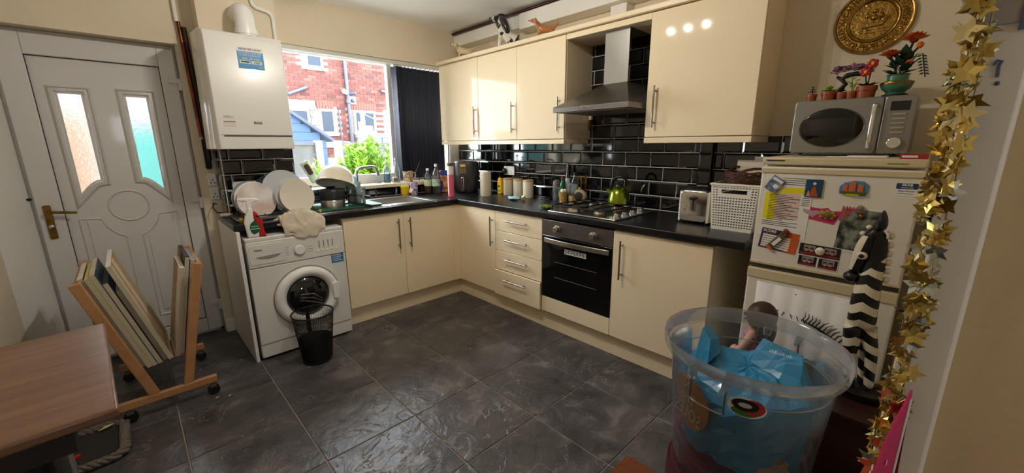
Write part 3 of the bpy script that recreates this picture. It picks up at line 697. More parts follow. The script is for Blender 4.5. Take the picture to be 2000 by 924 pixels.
G().tube([(-.02, -.05, 2.93), (-.14, -.2, 2.95)], .06, 10).o('flood_lamp', mat('far_white_frame', '9A9894', .5), hs); G().tube([(.06, -.05, 2.9), (.18, -.2, 2.92)], .04, 10).o('flood_lamp', PIPE, hs)
# blue shed
sh = thing('garden_shed', 'pale blue timber shed behind the fence at window left', 'shed', (-.4, 5.0, -.1))
BSH = mat('blue_shed_paint', '263C56', .7)
for i in range(13):
    z = .06+.155*i; xr = .66 if z < 1.6 else max(.05, .66-(z-1.5)*1.05)
    box((-1.2, -.012 if i % 2 else -.012, z), (xr, .02, z+.148)).o('board', BSH, sh)
box((-1.2, .02, 0), (.62, 1.5, 1.55)).o('shed_body', BSH, sh)
G().hexa([(-.05,-.1,2.17),(.78,-.1,1.58),(.78,1.5,1.58),(-.05,1.5,2.17),(-.05,-.1,2.23),(.80,-.1,1.63),(.80,1.5,1.63),(-.05,1.5,2.23)]).o('roof', mat('shed_felt', '333A48', .8), sh)
# fence: panels between concrete posts
fn = thing('garden_fence', 'weathered grey timber fence with concrete posts across the yard', 'fence', (0, 3.0, -.1))
FW = mat('weathered_timber', '454440', .85, var=(9, '34322F', .2)); FP = mat('concrete_post', '5A5955', .9)
for x in (-2.3, -.62, -.32, 1.5): G().box((x, -.05, 0), (x+.1, .05, 1.58)).o('post', FP, fn)
for x0, x1 in ((-2.2, -.62), (-.22, 1.5), (1.6, 3.0)):
    for i in range(10): box((x0, -.012+.004*(i % 2), .1+.142*i), (x1, .012, .232+.142*i)).o('board', FW, fn)
    G().box((x0, -.03, 1.515), (x1, .03, 1.55)).o('capping', FW, fn)
    for xm in (x0+(x1-x0)*.33, x0+(x1-x0)*.67): G().box((xm, -.03, .1), (xm+.04, -.012, 1.5)).o('batten', FW, fn)
for i in range(3): box((-.52, -.012, .1+.142*i), (-.32, .012, .232+.142*i)).o('board', FW, fn)
tl = thing('trellis_screen', 'pale green screen panel standing in front of the brick house', 'screen', (1.75, 6.6, -.1))
for i in range(6): G().box((-.15+.33*i, -.02, 0), (.16+.33*i, .02, 1.72)).o('board', mat('green_grey_paint', '4A5C5C', .8), tl)
G().box((-.18, -.035, 1.7), (1.85, .035, 1.76)).o('capping', mat('green_grey_paint', '4A5C5C', .8), tl)
# rotary clothes airer, folded
ra = thing('rotary_airer', 'folded rotary clothes airer standing behind the bright shrub', 'clothes airer', (.44, 3.6, -.1))
G().tube([(0, 0, 0), (0, 0, 2.05)], .022, 10).o('pole', STEEL, ra)
for k in range(4):
    t = k*pi/2+.4; G().tube([(.03*cos(t), .03*sin(t), 2.02), (.07*cos(t), .07*sin(t), 1.1)], .012, 6).o('arm', STEEL, ra)
G().ball((0, 0, 2.06), .05).o('hub', STEEL, ra)
G().tube([(0, 0, 2.06), (.26, 0, 1.95)], .004, 5).tube([(0, 0, 2.06), (-.18, 0, 2.1)], .004, 5).o('line', WPLAS, ra)
# bright shrub under the window, leaves joined
random.seed(11)
def shrub(name, label, c, rx, ry, h, n, m, ll=.09, ns=26):
    t = thing(name, label, 'shrub', c)
    g = G(); st = G()
    for s in range(ns):
        a = random.uniform(0, 2*pi); r = sqrt(random.random()); tx, ty = rx*r*cos(a), ry*r*sin(a); tz = h*random.uniform(.82, 1.0)*(1-.12*r)
        st.tube([(tx*.25, ty*.25, 0), (tx*.7, ty*.7, tz*.6), (tx, ty, tz)], .005, 4)
        for k in range(n//ns):
            q = random.uniform(.55, 1.02); bx, by, bz = tx*(.25+.75*q), ty*(.25+.75*q), tz*q
            az = random.uniform(0, 2*pi); el = random.uniform(.1, 1.2); L_ = ll*random.uniform(.6, 1.2); w = L_*.2
            d = Vector((cos(az)*cos(el), sin(az)*cos(el), sin(el))); sd = d.cross(Vector((0, 0, 1))).normalized()*w; P = Vector((bx, by, bz)); up = Vector((0, 0, w*.3))
            g.add([P, P+d*L_*.5+sd, P+d*L_, P+d*L_*.5-sd, P+d*L_*.5-up], [(0, 1, 4), (1, 2, 4), (2, 3, 4), (3, 0, 4)])
    g.o('foliage', m, t, kind='stuff', smooth=False); st.o('stems', mat('green_stem', '6E8A3A', .7), t, kind='stuff')
BRIGHT = mat('bright_leaf', '6A9226', .6, trans=0)
shrub('leafy_shrub', 'bright lime-green shrub just outside the window', (-.56, 1.25, -.1), .34, .33, 1.62, 7200, BRIGHT, .09, 52)
shrub('leafy_shrub', 'small lime-green sprig outside, left of the bright shrub', (-1.17, 1.3, -.1), .10, .16, 1.36, 520, BRIGHT, .1)
# things seen as colour through the rippled door panes
tag(box((-3.9, 1.5, -.1), (-2.93, 1.7, 1.75)).o('yard_wall', mat('yard_brick', '6E4634', .9, var=(8, '5A3828', .3))), 'orange brick yard wall behind the left door pane', 'wall')
tag(box((-2.86, 1.35, -.1), (-2.3, 1.45, 1.62)).o('yard_gate', mat('teal_gate_paint', '1E5652', .6), bev=.01), 'teal painted gate seen through the right door pane', 'gate')
# ================================================================== SINK AND TAP
sn = thing('sink', 'inset steel sink with drainer under the window', 'sink', (-1.08, -.32, .92))
g = G(); zz = .004
X0, X1, Y0s, Y1s = -1.93, -.80, -.60, -.06
ox, oy = 1.08, .32
def sb(a, b): g.box((a[0]+ox, a[1]+oy, .0005), (b[0]+ox, b[1]+oy, zz))
sb((X0, Y0s), (BX0+.01, Y1s)); sb((BX1-.01, Y0s), (X1, Y1s)); sb((BX0+.01, Y0s), (BX1-.01, BY0+.01)); sb((BX0+.01, BY1-.01), (BX1-.01, Y1s))
g.o('drainer', STEEL, sn, bev=.002)
a, b, c, d = BX0+.004+ox, BX1-.004+ox, BY0+.004+oy, BY1-.004+oy; e = .03
G().add([(a,c,0),(b,c,0),(b,d,0),(a,d,0),(a+e,c+e,-.16),(b-e,c+e,-.16),(b-e,d-e,-.16),(a+e,d-e,-.16)], [(0,4,5,1),(1,5,6,2),(2,6,7,3),(3,7,4,0),(4,7,6,5)]).o('bowl', STEEL, sn)
g = G()
for i in range(9): g.tube([(-.80+ox-1.08+.0, -.22+.05*i, .005), (-.24, -.22+.05*i, .005)], .004, 6)
g.o('drainer_ribs', STEEL, sn)
tp = thing('kitchen_tap', 'brushed steel swan-neck tap standing behind the sink bowl', 'tap', (-1.317, -.1, .924))
G().tube([(0, 0, 0), (0, 0, .05)], .024, 16).o('base', STEEL, tp)
pts = [(0, 0, .05), (0, 0, .235), (.008, 0, .26), (.03, 0, .278), (.06, 0, .284), (.145, 0, .29), (.17, -.0, .284), (.188, 0, .268), (.196, 0, .245), (.2, 0, .205)]
G().tube(pts, .0125, 14).o('spout', STEEL, tp)
G().tube([(.0, .0, .06), (.06, .0, .085)], .006, 8).o('lever', STEEL, tp)
# ------------------------------------------------------------------ dish rack and crockery
rk = thing('dish_rack', 'black wire dish rack with yellow feet holding the plates', 'dish rack', (-2.05, -.41, .92))
g = G()
for y in (-.15, .14): g.tube([(-.24, y, .03), (.26, y, .03)], .004, 6)
for i in range(11): x = -.22+.045*i; g.tube([(x, -.15, .03), (x, -.05, .03), (x, -.03, .09), (x, -.01, .03), (x, .14, .03)], .003, 6)
g.o('wire_frame', BLACK, rk)
G().box((-.25, -.165, .002), (.27, .16, .014)).o('drip_tray', mat('grey_tray', '4A4C50', .5), rk, bev=.004)
for x, y in ((-.235, -.155), (.25, -.155), (-.235, .15), (.25, .15)): G().tube([(x, y, 0), (x, y, .03)], .01, 8).o('foot', YELL, rk)
def plate(label, c, R, m, lean=12, yaw=0, group=None):
    t = thing('plate', label, 'plate', c, group=group, rot=(radians(90-lean), 0, radians(yaw)))
    G().lathe([(0, 0), (R*.62, 0), (R*.68, .004), (R, .016), (R, .02), (R*.95, .019), (R*.66, .008), (0, .006)], 40, cap=False).o('dish', m, t)
    return t
MARBLE = mat('marble_plate', 'E9E4DE', .2, coat=.4, var=(5, 'C4AFA4', .75))
tag(G().rrect(-2.245, -1.83, .935, 1.155, .02, -.235, -.225).move(lambda x, y, z: (x, y+(z-.92)*.09, z)).o('chopping_board', mat('white_board', 'D9D8DA', .4), bev=.003), 'white plastic chopping board standing upright behind the plates', 'chopping board')
plate('dark glass plate showing above the white chopping board', (-2.03, -.245, 1.085), .105, mat('smoked_glass', '3E4650', .1), 8)
plate('hindmost of the plates beside the spray bottle, dark rimmed', (-2.18, -.40, 1.046), .122, mat('grey_stoneware', '8E9094', .3), 12, 8)
plate('middle plate beside the spray bottle, pale grey', (-2.172, -.43, 1.044), .12, CERAM, 12, 8)
plate('marbled cream plate facing out behind the spray bottle', (-2.165, -.465, 1.04), .118, MARBLE, 12, 8)
plate('largest pale grey plate leaning at right end of rack', (-1.965, -.35, 1.08), .15, mat('pale_stoneware', 'BFC0C2', .3), 14, 12)
plate('grey plate second from front at right end of rack', (-1.945, -.46, 1.058), .122, mat('pale_stoneware', 'BFC0C2', .3), 14, 12)
plate('cream plate frontmost at right end of rack above the cloth', (-1.925, -.495, 1.048), .12, mat('ivory_stoneware', 'D8D0C2', .3, coat=.3), 14, 12)
# green mat and pans on the drainer
tag(G().rrect(-1.83, -1.31, -.57, -.18, .03, .9297, .9415, 'z').o('drying_mat', mat('green_mat', '0E5A40', .5), bev=.003), 'dark green plastic tray on the drainer under pans and glasses', 'tray')
def pan(name, label, c, R, h, m, hdir, hl, hm, inv=False):
    t = thing(name, label, 'saucepan', c)
    prof = [(0, 0), (R*.93, 0), (R, .012), (R, h), (R-.003, h), (R-.003, .014), (R*.9, .004), (0, .004)]
    if inv: prof = [(r, h-z) for r, z in prof]
    G().lathe(prof, 36, cap=False).o('body', m, t)
    d = Vector((cos(hdir), sin(hdir), 0)); z = h*.25 if inv else h*.8
    G().tube([d*R*.98+Vector((0, 0, z)), d*(R+.04)+Vector((0, 0, z+.012)), d*(R+hl)+Vector((0, 0, z-.02))], [.006, .008, .011], 10).o('handle', hm, t)
    return t
NONSTICK = mat('nonstick_black', '26282D', .4, .3)
pan('saucepan', 'steel saucepan upside down on the green tray', (-1.66, -.44, .942), .085, .055, STEEL, -.55, .2, BLACK, True)
pan('saucepan', 'black saucepan stacked on the steel pan on green tray', (-1.655, -.43, .998), .092, .075, NONSTICK, -.35, .18, BLACK, True)
pan('frying_pan', 'dark frying pan resting on the pan pile under the bowl', (-1.73, -.22, 1.035), .105, .03, NONSTICK, -.7, .16, MBLACK, True)
bw = thing('mixing_bowl', 'large cream mixing bowl tipped upside down on the pans', 'bowl', (-1.60, -.37, 1.105), rot=(radians(180-16), radians(19), 0))
G().lathe([(0, -.137), (.065, -.137), (.07, -.134), (.072, -.129), (.10, -.115), (.127, -.07), (.139, -.01), (.147, .0), (.147, .006), (.137, .006), (.13, -.01), (.118, -.07), (.09, -.108), (0, -.122)], 44, cap=False).o('bowl_body', mat('cream_glazed', 'E2D8C6', .25, coat=.4), bw)
gr = thing('scrubbing_brush', 'pale green handled brush sticking up behind the mixing bowl', 'brush', (-1.70, -.24, 1.12), rot=(radians(8), radians(-28), 0))
G().rrect(-.03, .03, .0, .18, .012, -.008, .008).o('brush_back', mat('pale_green_plastic', 'B9D3BD', .4), gr, bev=.004); G().rrect(-.018, .018, .07, .16, .014, -.012, -.0075).o('bristle_pad', mat('brown_pad', '4A2C2A', .8), gr)
gb2 = thing('washing_up_brush', 'pale blue dish brush standing behind the bowl near tap', 'brush', (-1.43, -.22, 1.0), rot=(0, radians(14), 0))
G().tube([(0, 0, -.03), (0, 0, .1)], .009, 10).o('handle', WPLAS, gb2); G().rrect(-.03, .03, .09, .15, .02, -.018, .018).o('brush_head', mat('pale_blue_plastic', '8FC4E0', .4), gb2, bev=.006)
def tumbler(label, c, R, h, name='drinking_glass', cat='glass', m=None, flute=False):
    t = thing(name, label, cat, c)
    G().lathe([(0, .0), (R*.8, 0), (R*.84, .004), (R, h), (R-.003, h), (R*.78, .008), (0, .008)], 12 if flute else 24, cap=False).o('vessel', m or GLASS, t, smooth=not flute); return t
tumbler('fluted clear tumbler nearest the sink bowl on green tray', (-1.468, -.50, .942), .043, .135, flute=True)
tumbler('tall clear glass with yellow sponge between tumbler and steel cup', (-1.515, -.44, .942), .034, .15)
tag(G().box((-.018, -.012, 0), (.018, .012, .07)).o('sponge', YELL, loc=(-1.515, -.44, .951), bev=.004), 'yellow sponge inside the tall clear glass', 'sponge')
tumbler('polished steel beaker beside the black saucepan', (-1.565, -.36, .942), .036, .12, 'steel_beaker', 'cup', CHROME)
tumbler('clear glass jar behind the fluted tumbler under the tap', (-1.44, -.36, .942), .04, .17, 'glass_jar', 'jar')
tumbler('small clear glass on the tray left of the pans', (-1.80, -.33, .942), .034, .16)
tumbler('blue glass cup behind the black saucepan', (-1.60, -.25, .942), .036, .14, 'glass_cup', 'cup', clear('blue_glass', '6E86D0'))
t = thing('food_tub', 'small white plastic tub on top of the black saucepan', 'tub', (-1.64, -.39, 1.07)); 
bpy.data.objects.remove(t)
# ------------------------------------------------------------------ windowsill things
def bottle(name, label, c, R, h, m, cap=None, neck=.35, label_m=None, lz=(.25, .55), cat='bottle', liquid=None, sh=.62):
    t = thing(name, label, cat, c)
    G().lathe([(0, 0), (R*.9, 0), (R, .008), (R, h*sh), (R*.9, h*(sh+.08)), (R*neck, h*(sh+.23)), (R*neck, h*.93), (R*neck*.9, h*.93), (0, h*.93)], 24, cap=False).o('bottle_body', m, t)
    if cap: G().lathe([(0, h*.91), (R*neck*1.2, h*.91), (R*neck*1.2, h), (0, h)], 16, cap=False).o('cap', cap, t)
    if label_m: G().lathe([(R*1.01, h*lz[0]), (R*1.01, h*lz[1])], 24, cap=False).o('label', label_m, t)
    if liquid: G().lathe([(0, .006), (R*.93, .006), (R*.95, h*liquid[0]), (0, h*liquid[0])], 20, cap=False).o('contents', liquid[1], t)
    return t
SZ = 1.04
bottle('spray_bottle', 'clear spray bottle of pale blue liquid on the windowsill', (-.93, .10, SZ), .032, .21, GLASS, WPLAS, .3, liquid=(.4, clear('pale_blue_liquid', 'A8D0EA')))
bottle('milk_bottle', 'tall clear glass bottle with clip stopper on the windowsill', (-.83, .09, SZ), .031, .235, GLASS, mat('grey_stopper', '9A9A98', .4), .45, sh=.5)
bottle('glass_bottle', 'small clear glass bottle left of spray bottle on windowsill', (-1.01, .12, SZ), .026, .13, GLASS, WPLAS, .45)
tag(G().rrect(-.025, .025, 0, .055, .006, -.012, .012).o('number_block', mat('cream_block', 'D8D2C4', .5), loc=(-.875, .05, SZ), bev=.003), 'small cream block ornament on the sill beside glass bottle', 'ornament')
for k in range(4): G().box((-.02+.011*k, -.0135, .012), (-.013+.011*k, -.012, .044)).o('block_print', mat('dark_ink', '2A2A2E', .5), bpy.data.objects['number_block'])
mg = thing('mug', 'cream mug with speckled pattern on the windowsill', 'mug', (-.725, .06, SZ))
G().lathe([(0, 0), (.044, 0), (.047, .004), (.05, .105), (.0465, .105), (.043, .008), (0, .008)], 32, cap=False).o('mug_body', mat('speckled_mug', 'DCCFB6', .3, var=(70, '8A5A48', .8)), mg)
G().tube([(.046, 0, .085), (.075, 0, .088), (.085, 0, .06), (.075, 0, .03), (.045, 0, .022)], .006, 8).o('handle', mat('cream_glazed', 'E2D8C6', .25, coat=.4), mg)
tag(G().tube([(-.655, .09, SZ+.02), (-.56, .1, SZ+.19)], .005, 8).o('metal_rod', DSTEEL), 'thin metal rod leaning behind the mug against blind', 'rod')
tag(G().tube([(-.60, .06, SZ+.004), (-.565, .06, SZ+.07), (-.53, .06, SZ+.004)], .003, 6, closed=True).tube([(-.59, .09, SZ+.004), (-.565, .06, SZ+.07)], .003, 6).o('wire_stand', BLACK), 'small black wire stand beside the mug on windowsill', 'stand')
# things on the worktop under the sill
ct = tumbler('floral printed glass tumbler at the worktop back by the sink', (-.745, -.08, .92), .038, .125, m=mat('floral_print', 'E6E6EE', .25, var=(38, '8C5A9A', .7)))
lm = thing('snack_tub', 'yellow and white snack tub behind the floral tumbler', 'tub', (-.82, -.03, .92))
G().lathe([(0, 0), (.038, 0), (.042, .05), (.038, .07), (0, .07)], 20, cap=False).o('tub', YELL, lm); G().lathe([(.0, .07), (.043, .07), (.043, .09), (0, .09)], 20, cap=False).o('lid', mat('lime_lid', 'C9C92E', .4), lm)
g = G().ball((0, 0, 0), (.034, .022, .034), 12, 8); crumple(g, .012, 30, 2); tag(g.o('snack_bag', mat('pale_wrapper', 'D8CFCB', .4), loc=(-.775, -.085, .957), smooth=False), 'crumpled pale snack wrapper beside the yellow tub', 'wrapper')
WL1 = mat('green_yellow_label', 'BFD8E0', .5, var=(40, 'D8C23A', .6)); WL2 = mat('pale_blue_label', 'C9DEE8', .5, var=(30, '7E9A4A', .6))
bottle('plastic_bottle', 'clear plastic bottle with brown base, behind its taller neighbour', (-.575, -.065, .92), .04, .25, GLASS, WPLAS, .3, WL1, (.3, .56), liquid=(.28, mat('amber_drink', 'B8814A', .2)))
bottle('plastic_bottle', 'taller clear plastic water bottle with white cap near corner', (-.53, -.15, .92), .041, .295, GLASS, WPLAS, .3, WL2, (.26, .5))
dt = thing('treat_packet', 'blue and brown treat packet standing between bottles and pink tube', 'packet', (-.40, -.11, .92), -40)
G().rrect(-.052, .052, 0, .175, .01, -.03, .03).o('packet_body', mat('brown_packet', '8A4A2C', .5, var=(18, 'D8A878', .6)), dt, bev=.01)
G().rrect(-.045, .045, .165, .225, .025, -.026, .026).o('packet_top', mat('royal_blue', '23408E', .45), dt, bev=.01)
G().rrect(-.056, -.02, .02, .12, .012, -.034, -.028).o('blue_panel', mat('royal_blue', '23408E', .45), dt); G().ball((.008, -.03, .08), (.026, .006, .032)).o('biscuit_print', mat('biscuit', 'D8A060', .6), dt)
pt = thing('drinks_tube', 'tall pink and white tube standing at the corner edge of worktop', 'tube', (-.553, -.43, .92))
G().lathe([(0, 0), (.03, 0), (.03, .285), (0, .285)], 28, cap=False).o('tube_body', mat('pink_tube', 'E0647E', .35), pt); G().lathe([(0, .285), (.032, .285), (.032, .312), (0, .312)], 28, cap=False).o('lid', mat('brown_lid', '6A4A34', .5), pt)
G().lathe([(.0305, .205), (.0305, .284)], 28, cap=False).o('white_band', mat('cream_paper', 'E9DFD2', .5), pt)
G().box((-.0315, -.012, .02), (-.0295, .004, .2)).o('side_print', mat('pale_pink', 'F0B0B8', .5), pt)
tag(G().lathe([(0, 0), (.03, 0), (.034, .05), (.034, .22), (0, .22)], 20, cap=False).o('snack_packet', mat('pale_pink', 'F0B0B8', .5), loc=(-.38, -.0, .92)), 'pale pink packet behind the pink tube by window', 'packet')
# air fryer
af = thing('air_fryer', 'black air fryer with a steel handle in the worktop corner', 'air fryer', (-.225, -.25, .92), -52)
g = G(); n = 36
def sq(r, z, p=3.2):
    out = []
    for k in range(n):
        t = 2*pi*k/n; c_, s_ = cos(t), sin(t); q = (abs(c_)**p+abs(s_)**p)**(-1/p); out.append((r*q*c_, r*1.1*q*s_, z))
    return out
def loft(rings):
    g = G(); vs = [p for r in rings for p in r]; m = len(rings[0]); fs = [(i*m+k, i*m+(k+1) % m, (i+1)*m+(k+1) % m, (i+1)*m+k) for i in range(len(rings)-1) for k in range(m)]
    fs += [tuple(range(m-1, -1, -1)), tuple((len(rings)-1)*m+k for k in range(m))]; return g.add(vs, fs)
FRY = mat('charcoal_plastic', '3A3A3C', .3, coat=.3)
loft([sq(.095, 0), sq(.105, .01), sq(.118, .06), sq(.122, .17)]).o('basket_drawer', FRY, af)
loft([sq(.122, .173), sq(.122, .27), sq(.115, .305), sq(.09, .32), sq(.05, .322)]).o('housing', FRY, af)
G().rrect(-.045, .045, .19, .295, .012, -.1395, -.125).o('control_panel', mat('panel_bronze', '5A4E40', .2, .4), af)
G().rrect(-.028, .028, .262, .29, .005, -.141, -.1395).o('display', mat('amber_display', 'C9A25A', .3), af)
for i in range(3):
    for j in range(3): G().box((-.028+.02*i, -.1405, .2+.018*j), (-.014+.02*i, -.1395, .212+.018*j)).o('touch_key', mat('panel_key', '9A8A70', .3, .5), af)
G().rrect(-.014, .014, .02, .165, .01, -.165, -.13).o('handle', CHROME, af, bev=.005)
kr = thing('canister', 'tall plain cream canister standing alone on the worktop', 'canister', (-.31, -.655, .92))
G().lathe([(0, 0), (.05, 0), (.053, .005), (.053, .222), (.048, .227), (0, .227)], 36, cap=False).o('canister_body', CREAM, kr)
yt = thing('cocoa_tub', 'yellow tub with a small bee print beside the cream canisters', 'tub', (-.085, -.63, .92))
G().rrect(-.034, .034, -.028, .028, .012, 0, .135, 'z').o('tub_body', YELL, yt, bev=.006); G().rrect(-.03, .03, -.025, .025, .01, .135, .152, 'z').o('lid', YELL, yt, bev=.004)
G().tube([(-.02, -.0, .152), (-.02, .0, .165)], .007, 8).o('pour_spout', YELL, yt)
G().rrect(-.0345, -.034, -.02, .02, .004, .03, .05, 'z') ; G().box((-.0352, -.018, .02), (-.034, .018, .045)).o('label', mat('leaf_green', '5E8A2E', .5), yt); G().ball((-.034, 0, .075), (.003, .012, .012)).o('bee_print', MBLACK, yt)
LIDW = mat('light_wood_lid', 'C89A68', .5)
def canister(label, c, R):
    t = thing('storage_canister', label, 'canister', c, group='cream canisters with wooden lids')
    G().lathe([(0, 0), (R*.97, 0), (R, .005), (R, .145), (0, .145)], 32, cap=False).o('canister_body', CREAM, t); G().lathe([(0, .145), (R*1.03, .145), (R*1.03, .158), (R*.98, .162), (0, .162)], 32, cap=False).o('lid', LIDW, t)
    return t
canister('cream canister with wooden lid touching the yellow tub', (-.10, -.745, .92), .046)
canister('cream canister with wooden lid, middle of the row of three', (-.105, -.885, .92), .046)
canister('cream canister with wooden lid nearest the hob', (-.12, -1.035, .92), .05)
g = G().ball((0, 0, .016), (.085, .04, .016), 20, 10); crumple(g, .012, 22, 4); bgp = tag(g.o('food_bag', mat('pale_blue_bag', '9CC8D2', .35), loc=(-.33, -1.06, .923), rot=(0, 0, radians(70)), smooth=False), 'pale blue frozen food bag lying flat on the worktop', 'bag')
g = G().ball((0, 0, .02), (.024, .018, .02), 12, 8); crumple(g, .01, 40, 5); tag(g.o('food_clip', mat('cream_clip', 'E6DFC0', .5), loc=(-.30, -1.15, .922)), 'crumpled cream bag end beside the pale blue bag', 'wrapper')
# pepper mill, bottles, salt etc. in front of the tiles
def mill(label, c, top, h):
    t = thing('pepper_mill', label, 'mill', c)
    G().lathe([(0, 0), (.03, 0), (.03, .02), (.022, .05), (.03, .1), (.031, .125), (0, .125)], 12, cap=False).o('mill_body', clear('crystal', 'D8DADA', haze=.15), t)
    G().lathe([(0, .125), (.031, .125), (.033, .14), (.03, .168), (.012, .178), (0, h)], 20, cap=False).o('mill_top', top, t); return t
mill('clear pepper mill with grey top beside the small black tray', (-.10, -1.355, .92), mat('grey_top', '6E6A64', .4), .182)
bottle('oil_bottle', 'slim dark oil bottle with gold cap behind the pepper mill', (-.035, -1.425, .92), .021, .315, mat('dark_green_glass', '101C18', .08, coat=.5), BRASS, .5, mat('silver_label', 'B8BCBE', .4), (.2, .62))
bottle('sauce_bottle', 'small green sauce bottle with red cap beside the oil bottle', (-.10, -1.42, .92), .023, .205, mat('green_bottle', '125A2E', .12, coat=.4), RED, .45, mat('dark_label', '1E3A2A', .5), (.1, .45))
bottle('spirit_bottle', 'wide clear bottle with green cap behind the salt mill', (-.035, -1.50, .92), .034, .245, GLASS, GREEN, .4, mat('pale_teal_label', 'A8C0BC', .5), (.3, .6))
wbk = thing('utensil_cup', 'woven gold cup holding garlic beside the hob', 'cup', (-.185, -1.50, .92))
g = G()
for i in range(12): g.lathe([(.028+.0006*i, .008*i), (.0315+.0006*i, .008*i+.004), (.028+.0006*i, .008*i+.008)], 20, cap=False)
g.o('woven_cup', mat('gold_weave', 'A88C4A', .5), wbk)
for i in range(4): G().ball((.013*cos(i*1.7), .013*sin(i*1.7), .098+.004*(i % 2)), (.015, .015, .017)).o('garlic_bulb', mat('garlic', 'E6DCC6', .6), wbk)
sm = thing('salt_shaker', 'clear salt shaker with a wooden base beside the round vase', 'shaker', (-.15, -1.555, .92))
G().lathe([(0, 0), (.024, 0), (.02, .02), (.024, .05), (.02, .068), (0, .068)], 20, cap=False).o('base', mat('pale_wood', 'D2B48A', .5), sm); G().lathe([(.0, .068), (.024, .068), (.03, .12), (.026, .155), (.012, .168), (0, .17)], 14, cap=False).o('shaker_body', clear('crystal', 'D8DADA', haze=.15), sm)
wt_ = thing('wire_caddy', 'gold wire caddy behind the round stone vase', 'caddy', (-.035, -1.575, .92))
g = G()
for i in range(7): t = 2*pi*i/7; g.tube([(.03*cos(t), .04*sin(t), 0), (.03*cos(t), .04*sin(t), .225)], .0022, 5)
for z in (0.01, .06, .11, .16, .222): g.tube([(.03*cos(2*pi*k/16), .04*sin(2*pi*k/16), z) for k in range(16)], .0022, 5, closed=True)
g.o('wire_basket', BRASS, wt_)
rv = thing('round_vase', 'round cream stoneware flask with a dark disc beside the hob', 'vase', (-.105, -1.605, .92), -60)
g = G().ball((0, 0, .058), (.06, .03, .058), 28, 16); g.o('flask_body', mat('stoneware', 'C8B48C', .6), rv); G().tube([(0, 0, .11), (0, 0, .132)], .011, 14).o('neck', mat('stoneware', 'C8B48C', .6), rv)
G().ball((-.005, -.022, .06), (.038, .011, .036), 24, 10).o('dark_disc', mat('disc_grey', '3A3834', .7), rv)
tag(G().rrect(-.14, .0, -1.31, -1.20, .008, .9205, .934, 'z').o('black_tray', BLACK, bev=.003), 'small black tray lying by the tiles left of the pepper mill', 'tray')
random.seed(5); g = G()
for i in range(46):
    x, y = random.uniform(-.035, .035), random.uniform(-.055, .055); a = random.uniform(0, 6.28); l = .022; z = random.uniform(.004, .02)
    g.add([(x, y, z), (x+l*cos(a)-.006*sin(a), y+l*sin(a)+.006*cos(a), z+.008), (x+2*l*cos(a), y+2*l*sin(a), z), (x+l*cos(a)+.006*sin(a), y+l*sin(a)-.006*cos(a), z+.008)], [(0, 1, 2, 3)])
hb = g.o('herb_bunch', LIME, loc=(-.50, -1.60, .921), smooth=False); tag(hb, 'bunch of wilting green herbs lying at the hob edge', 'herbs')
g = G().ball((0, 0, .008), (.02, .045, .009), 10, 6); crumple(g, .01, 40, 8); g.o('root_bundle', mat('brown_stalk', '8A6A4A', .8), hb)

# ------------------------------------------------------------------ hob and kettle
hb = thing('gas_hob', 'four-burner steel gas hob set in the worktop', 'hob', (-.325, -1.97, .92))
G().box((-.275, -.28, .0005), (.265, .28, .01)).o('hob_plate', STEEL, hb, bev=.004)
G().box((-.255, -.18, .01), (.245, .262, .0115)).o('burner_tray', mat('hob_grey', '5E5C5A', .3, .9), hb)
ENAM = mat('cast_black', '111111', .5)
for x, y, r in ((-.14, .125, .052), (.11, .14, .04), (-.14, -.075, .032), (.1, -.075, .04)):
    G().lathe([(0, 0), (r*1.25, 0), (r*1.15, .006), (r, .01), (r, .02), (0, .02)], 28, (x, y, .0115), cap=False).o('burner', mat('burner_alloy', 'B8A88E', .4, .8), hb); G().lathe([(0, .018), (r*.86, .018), (r*.86, .027), (0, .03)], 28, (x, y, .0115), cap=False).o('burner_cap', mat('cap_grey', '4A4642', .4, .4), hb)
for y0, y1 in ((.025, .255), (-.19, .015)):
    g = G(); z = .048
    g.tube([(-.25, y0, z), (.24, y0, z), (.24, y1, z), (-.25, y1, z)], .005, 8, closed=True)
    for x in (-.25, .24):
        for y in (y0, y1): g.tube([(x, y, z), (x, y, .01)], .005, 8)
    ym = (y0+y1)/2
    for x in (-.14, .11):
        g.tube([(x, y0, z), (x, ym-.03, z)], .005, 8).tube([(x, y1, z), (x, ym+.03, z)], .005, 8)
    g.tube([(-.25, ym, z), (-.17, ym, z)], .005, 8).tube([(-.11, ym, z), (.07, ym, z)], .005, 8).tube([(.14, ym, z), (.24, ym, z)], .005, 8)
    g.o('pan_support', ENAM, hb)
for i, (x, y) in enumerate(((-.185, -.235), (-.085, -.235), (.015, -.235), (.115, -.235))):
    k = G().lathe([(0, .01), (.023, .01), (.023, .017), (.019, .019), (.018, .034), (0, .035)], 24, (x, y, 0), cap=False).o('control_knob', CHROME, hb)
G().tube([(-.235, -.235, .01), (-.235, -.235, .025)], .008, 12).o('ignition_button', CHROME, hb)
kt = thing('kettle', 'shiny green whistling kettle with black handle on the hob', 'kettle', (-.225, -2.045, .973))
KG = mat('green_kettle_metal', '7E9216', .18, .9, coat=.6)
G().lathe([(0, 0), (.072, 0), (.08, .008), (.079, .03), (.068, .08), (.045, .118), (.02, .132), (0, .134)], 44, cap=False).o('kettle_body', KG, kt)
G().lathe([(0, .128), (.03, .124), (.026, .138), (.008, .142), (.008, .155), (.0, .158)], 20, cap=False).o('lid', BLACK, kt)
kh = [(-.05, 0, .085), (-.056, 0, .13), (-.045, 0, .172), (-.02, 0, .19), (.015, 0, .192), (.04, 0, .178), (.05, 0, .15)]
G().tube([(x*.35, -x, z) for x, y, z in kh], [.01, .012, .013, .012, .011, .01, .009], 12).o('handle', BLACK, kt)
